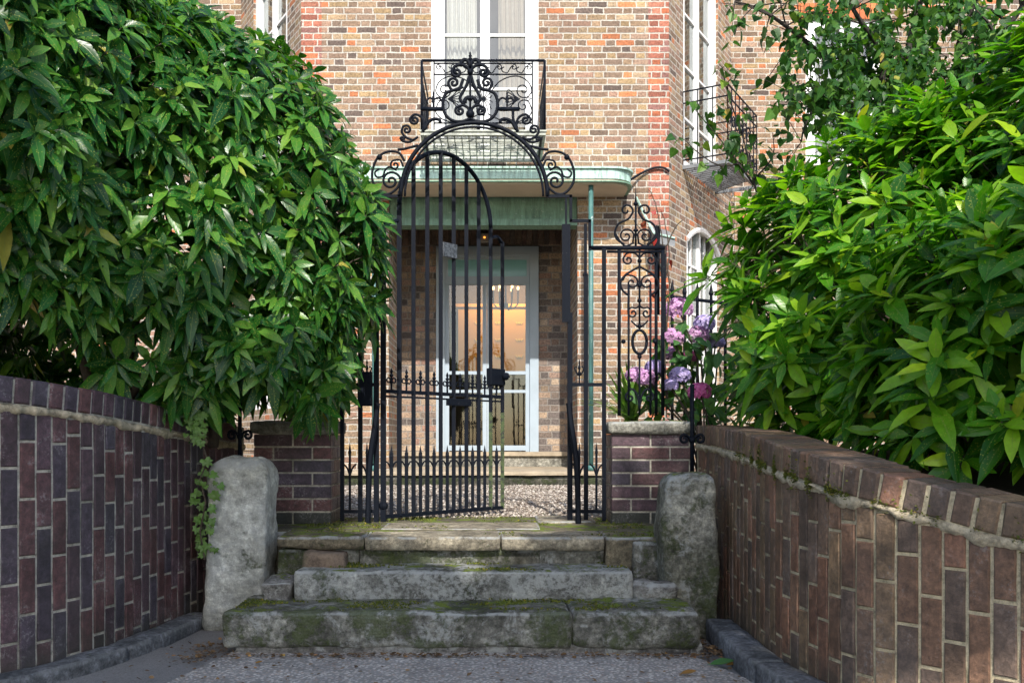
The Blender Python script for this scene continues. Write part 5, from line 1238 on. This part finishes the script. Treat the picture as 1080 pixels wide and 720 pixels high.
iv2 = thing('ivy', 'small dark ivy tuft hanging over the left wall coping', 'ivy', (-1.5, 4.7, 1.0))
ivyset(iv2, [tuple(W(random.gauss(206, 5), random.uniform(430, 466), 4.66)) for _ in range(38)], .035, (.5, -1, .4))
# fallen leaves on the ground
for i, (px, py, key, s, lab) in enumerate([(746, 703, 'hydleaf', .11, 'long fallen green leaf on the ground beside the right kerb'), (716, 713, 'dry', .07, 'brown fallen leaf in the corner by the bottom step'), (765, 704, 'dry', .05, 'orange fallen leaf against the right kerb'), (235, 686, 'dry', .07, 'brown fallen leaf by the left end of the bottom step'), (247, 697, 'dry', .03, 'tiny pale fallen leaf on the apron'), (268, 702, 'dry', .035, 'tiny brown fallen leaf on the pebbled apron')]):
    Y = .93 * 1000 / (py - HY); V, F, UV, rn = leaves(np.array([[(px - CX) / 1000 * Y, Y, .012]]), np.array([[1, random.uniform(-.3, .5), .02]]), np.array([[0, -.3, 1.]]), np.array([s]), np.array([s * .24]), np.array([-.12]), LAUREL, .35)
    tag(np_mesh('fallen_leaf', V, F, M[key], rnd=np.full(len(V), .4), uv=UV), lab, 'leaf', 'fallen leaves')
# unseen street tree added behind the camera, crown shaped to shade steps and walls
stt = thing('added_shade_tree', 'tall unseen street tree added behind the viewpoint to shade the steps', 'tree', (4.6, -3.6, 0))
n = 10000; pts = []; gaps = [((1.42, 2.95, .15), .4), ((1.6, 2.65, .3), .45), ((1.13, 4.0, .35), .28), ((1.2, 3.25, .55), .25), ((1.54, 2.76, .52), .42), ((1.2, 3.3, .2), .3), ((-.05, 5.32, .46), .62), ((-.45, 5.35, .46), .5), ((1.3, 4.5, .9), .2), ((1.16, 3.7, .5), .25)]   # openings cut in the crown along the sun direction to make sun spots
cl_ = [((1.0, -3.5, 7.0), 1.6), ((2.7, -4.4, 7.1), 1.7), ((-1.4, -3.6, 7.0), 1.7), ((.2, -5.2, 7.6), 2.4), ((3.6, -5.5, 7.6), 2.2), ((-3.4, -3.2, 7.0), 2.0), ((4.6, -5.0, 7.2), 1.8)]
for _ in range(n):
    c, r = random.choice(cl_); d = Vector((random.gauss(0, 1), random.gauss(0, 1), random.gauss(0, 1))).normalized() * r * random.random() ** .4; p = Vector(c) + Vector((d.x, d.y, d.z * .5))
    if any(((p - Vector(q)) - sd * (p - Vector(q)).dot(sd)).length < rr for q, rr in gaps): continue
    if noise.noise(p * 1.1) > -.16: pts.append(tuple(p))
leafy(stt, np.array(pts), .34, 'lilac', HEART, name='crown')
m = MB(); m.tube([(4.6, -3.6, -.1), (4.5, -3.5, 3), (4.2, -3.2, 6), (3.6, -2.8, 8)], [.25, .2, .16, .07], 10)
for c, r in cl_: m.tube([(4.4, -3.4, 4.6), tuple((Vector((4.4, -3.4, 4.6)) + Vector(c)) / 2 + Vector((0, 0, .5))), c], [.12, .08, .03], 7)
m.build('trunk', M['bark'], stt, True)

# moss tufts on the right wall and leaf litter in the corners
def tufts(name, P, Nn, L, mat, label, cat, lw=.25):
    n = len(P); D = Nn + RNG.normal(0, .6, (n, 3)); l = L * RNG.uniform(.5, 1.3, n)
    V, F, UV, rn = leaves(P, D, RNG.normal(size=(n, 3)), l, l * lw, np.full(n, .1), (np.array([0, .5, 1.]), np.array([.6, 1., .1])), .2)
    return tag(np_mesh(name, V, F, mat, rnd=rn, uv=UV), label, cat, kind='stuff')
M['moss'] = leaf_mat('moss', (.05, .07, .012), (.10, .12, .015), (.17, .17, .03), rough=.9, trans=.1, vein=0.)
P = []
for _ in range(5200):
    q = LR_ - random.choice([random.gauss(2.05, .13), random.gauss(1.72, .06), random.gauss(1.45, .05), random.uniform(1.0, 3.2)]); (x, y, z), tg = atR(q)
    if noise.noise(Vector((q * 9, 3, 1))) < -.05: continue
    P.append((x - tg[1] * 1.0 * .006, y + tg[0] * .006, z - random.choice([.105, .11, .10, random.uniform(.03, .15)]) + random.gauss(0, .008)))
tufts('moss', np.array(P), np.tile([-.7, -.5, .3], (len(P), 1)), .011, M['moss'], 'yellow-green moss along the coping joint of the right wall', 'moss')
P = []
for _ in range(420): P.append((random.choice([random.gauss(.98, .05), random.gauss(-1.25, .05)]), random.gauss(4.16, .12), .012))
for _ in range(500): P.append((random.uniform(-1.15, .93), 4.10 - abs(random.gauss(0, .035)), .012))
for _ in range(260): P.append((random.uniform(-1.5, 1.1), random.uniform(3.3, 4.1), .012))
P = np.array(P); n = len(P); D = RNG.normal(size=(n, 3)) * [1, 1, .15]; l = RNG.uniform(.006, .028, n)
V, F, UV, rn = leaves(P, D, np.tile([0, 0, 1.], (n, 1)) + RNG.normal(0, .25, (n, 3)), l, l * .35, np.full(n, -.05), LAUREL, .3)
M['litter'] = leaf_mat('leaf_litter', (.06, .035, .02), (.13, .075, .035), (.24, .15, .07), rough=.8, trans=.05, vein=.1)
tag(np_mesh('leaf_litter', V, F, M['litter'], rnd=rn, uv=UV), 'brown leaf crumbs and twigs gathered along the bottom step', 'leaf litter', kind='stuff')

P = []
for (x0, x1, y0, y1, z, n) in ((-1.15, .88, 4.15, 4.45, .190, 5200), (-.92, .65, 4.47, 4.74, .324, 4200), (-1.05, .85, 4.72, 5.45, .459, 5200), (-1.3, 1.1, 5.45, 5.95, .457, 3600)):
    for _ in range(n):
        x, y = random.uniform(x0, x1), random.uniform(y0, y1); back = (y - y0) / (y1 - y0)
        if abs(x) < .62 and 4.75 < y < 5.5 and noise.noise(Vector((x * 3, y * 3, 9))) < .25: continue
        if noise.fractal(Vector((x * 3.2, y * 7, z * 20)), .8, 2., 4) + .35 * (back - .5) > .16: P.append((x, y, z - .003 + random.gauss(0, .0015)))
P = np.array(P); tufts('moss', P, np.tile([0, -.1, 1.2], (len(P), 1)), .009, M['moss'], 'cushions of yellow-green moss on the step treads and landing', 'moss', .5)
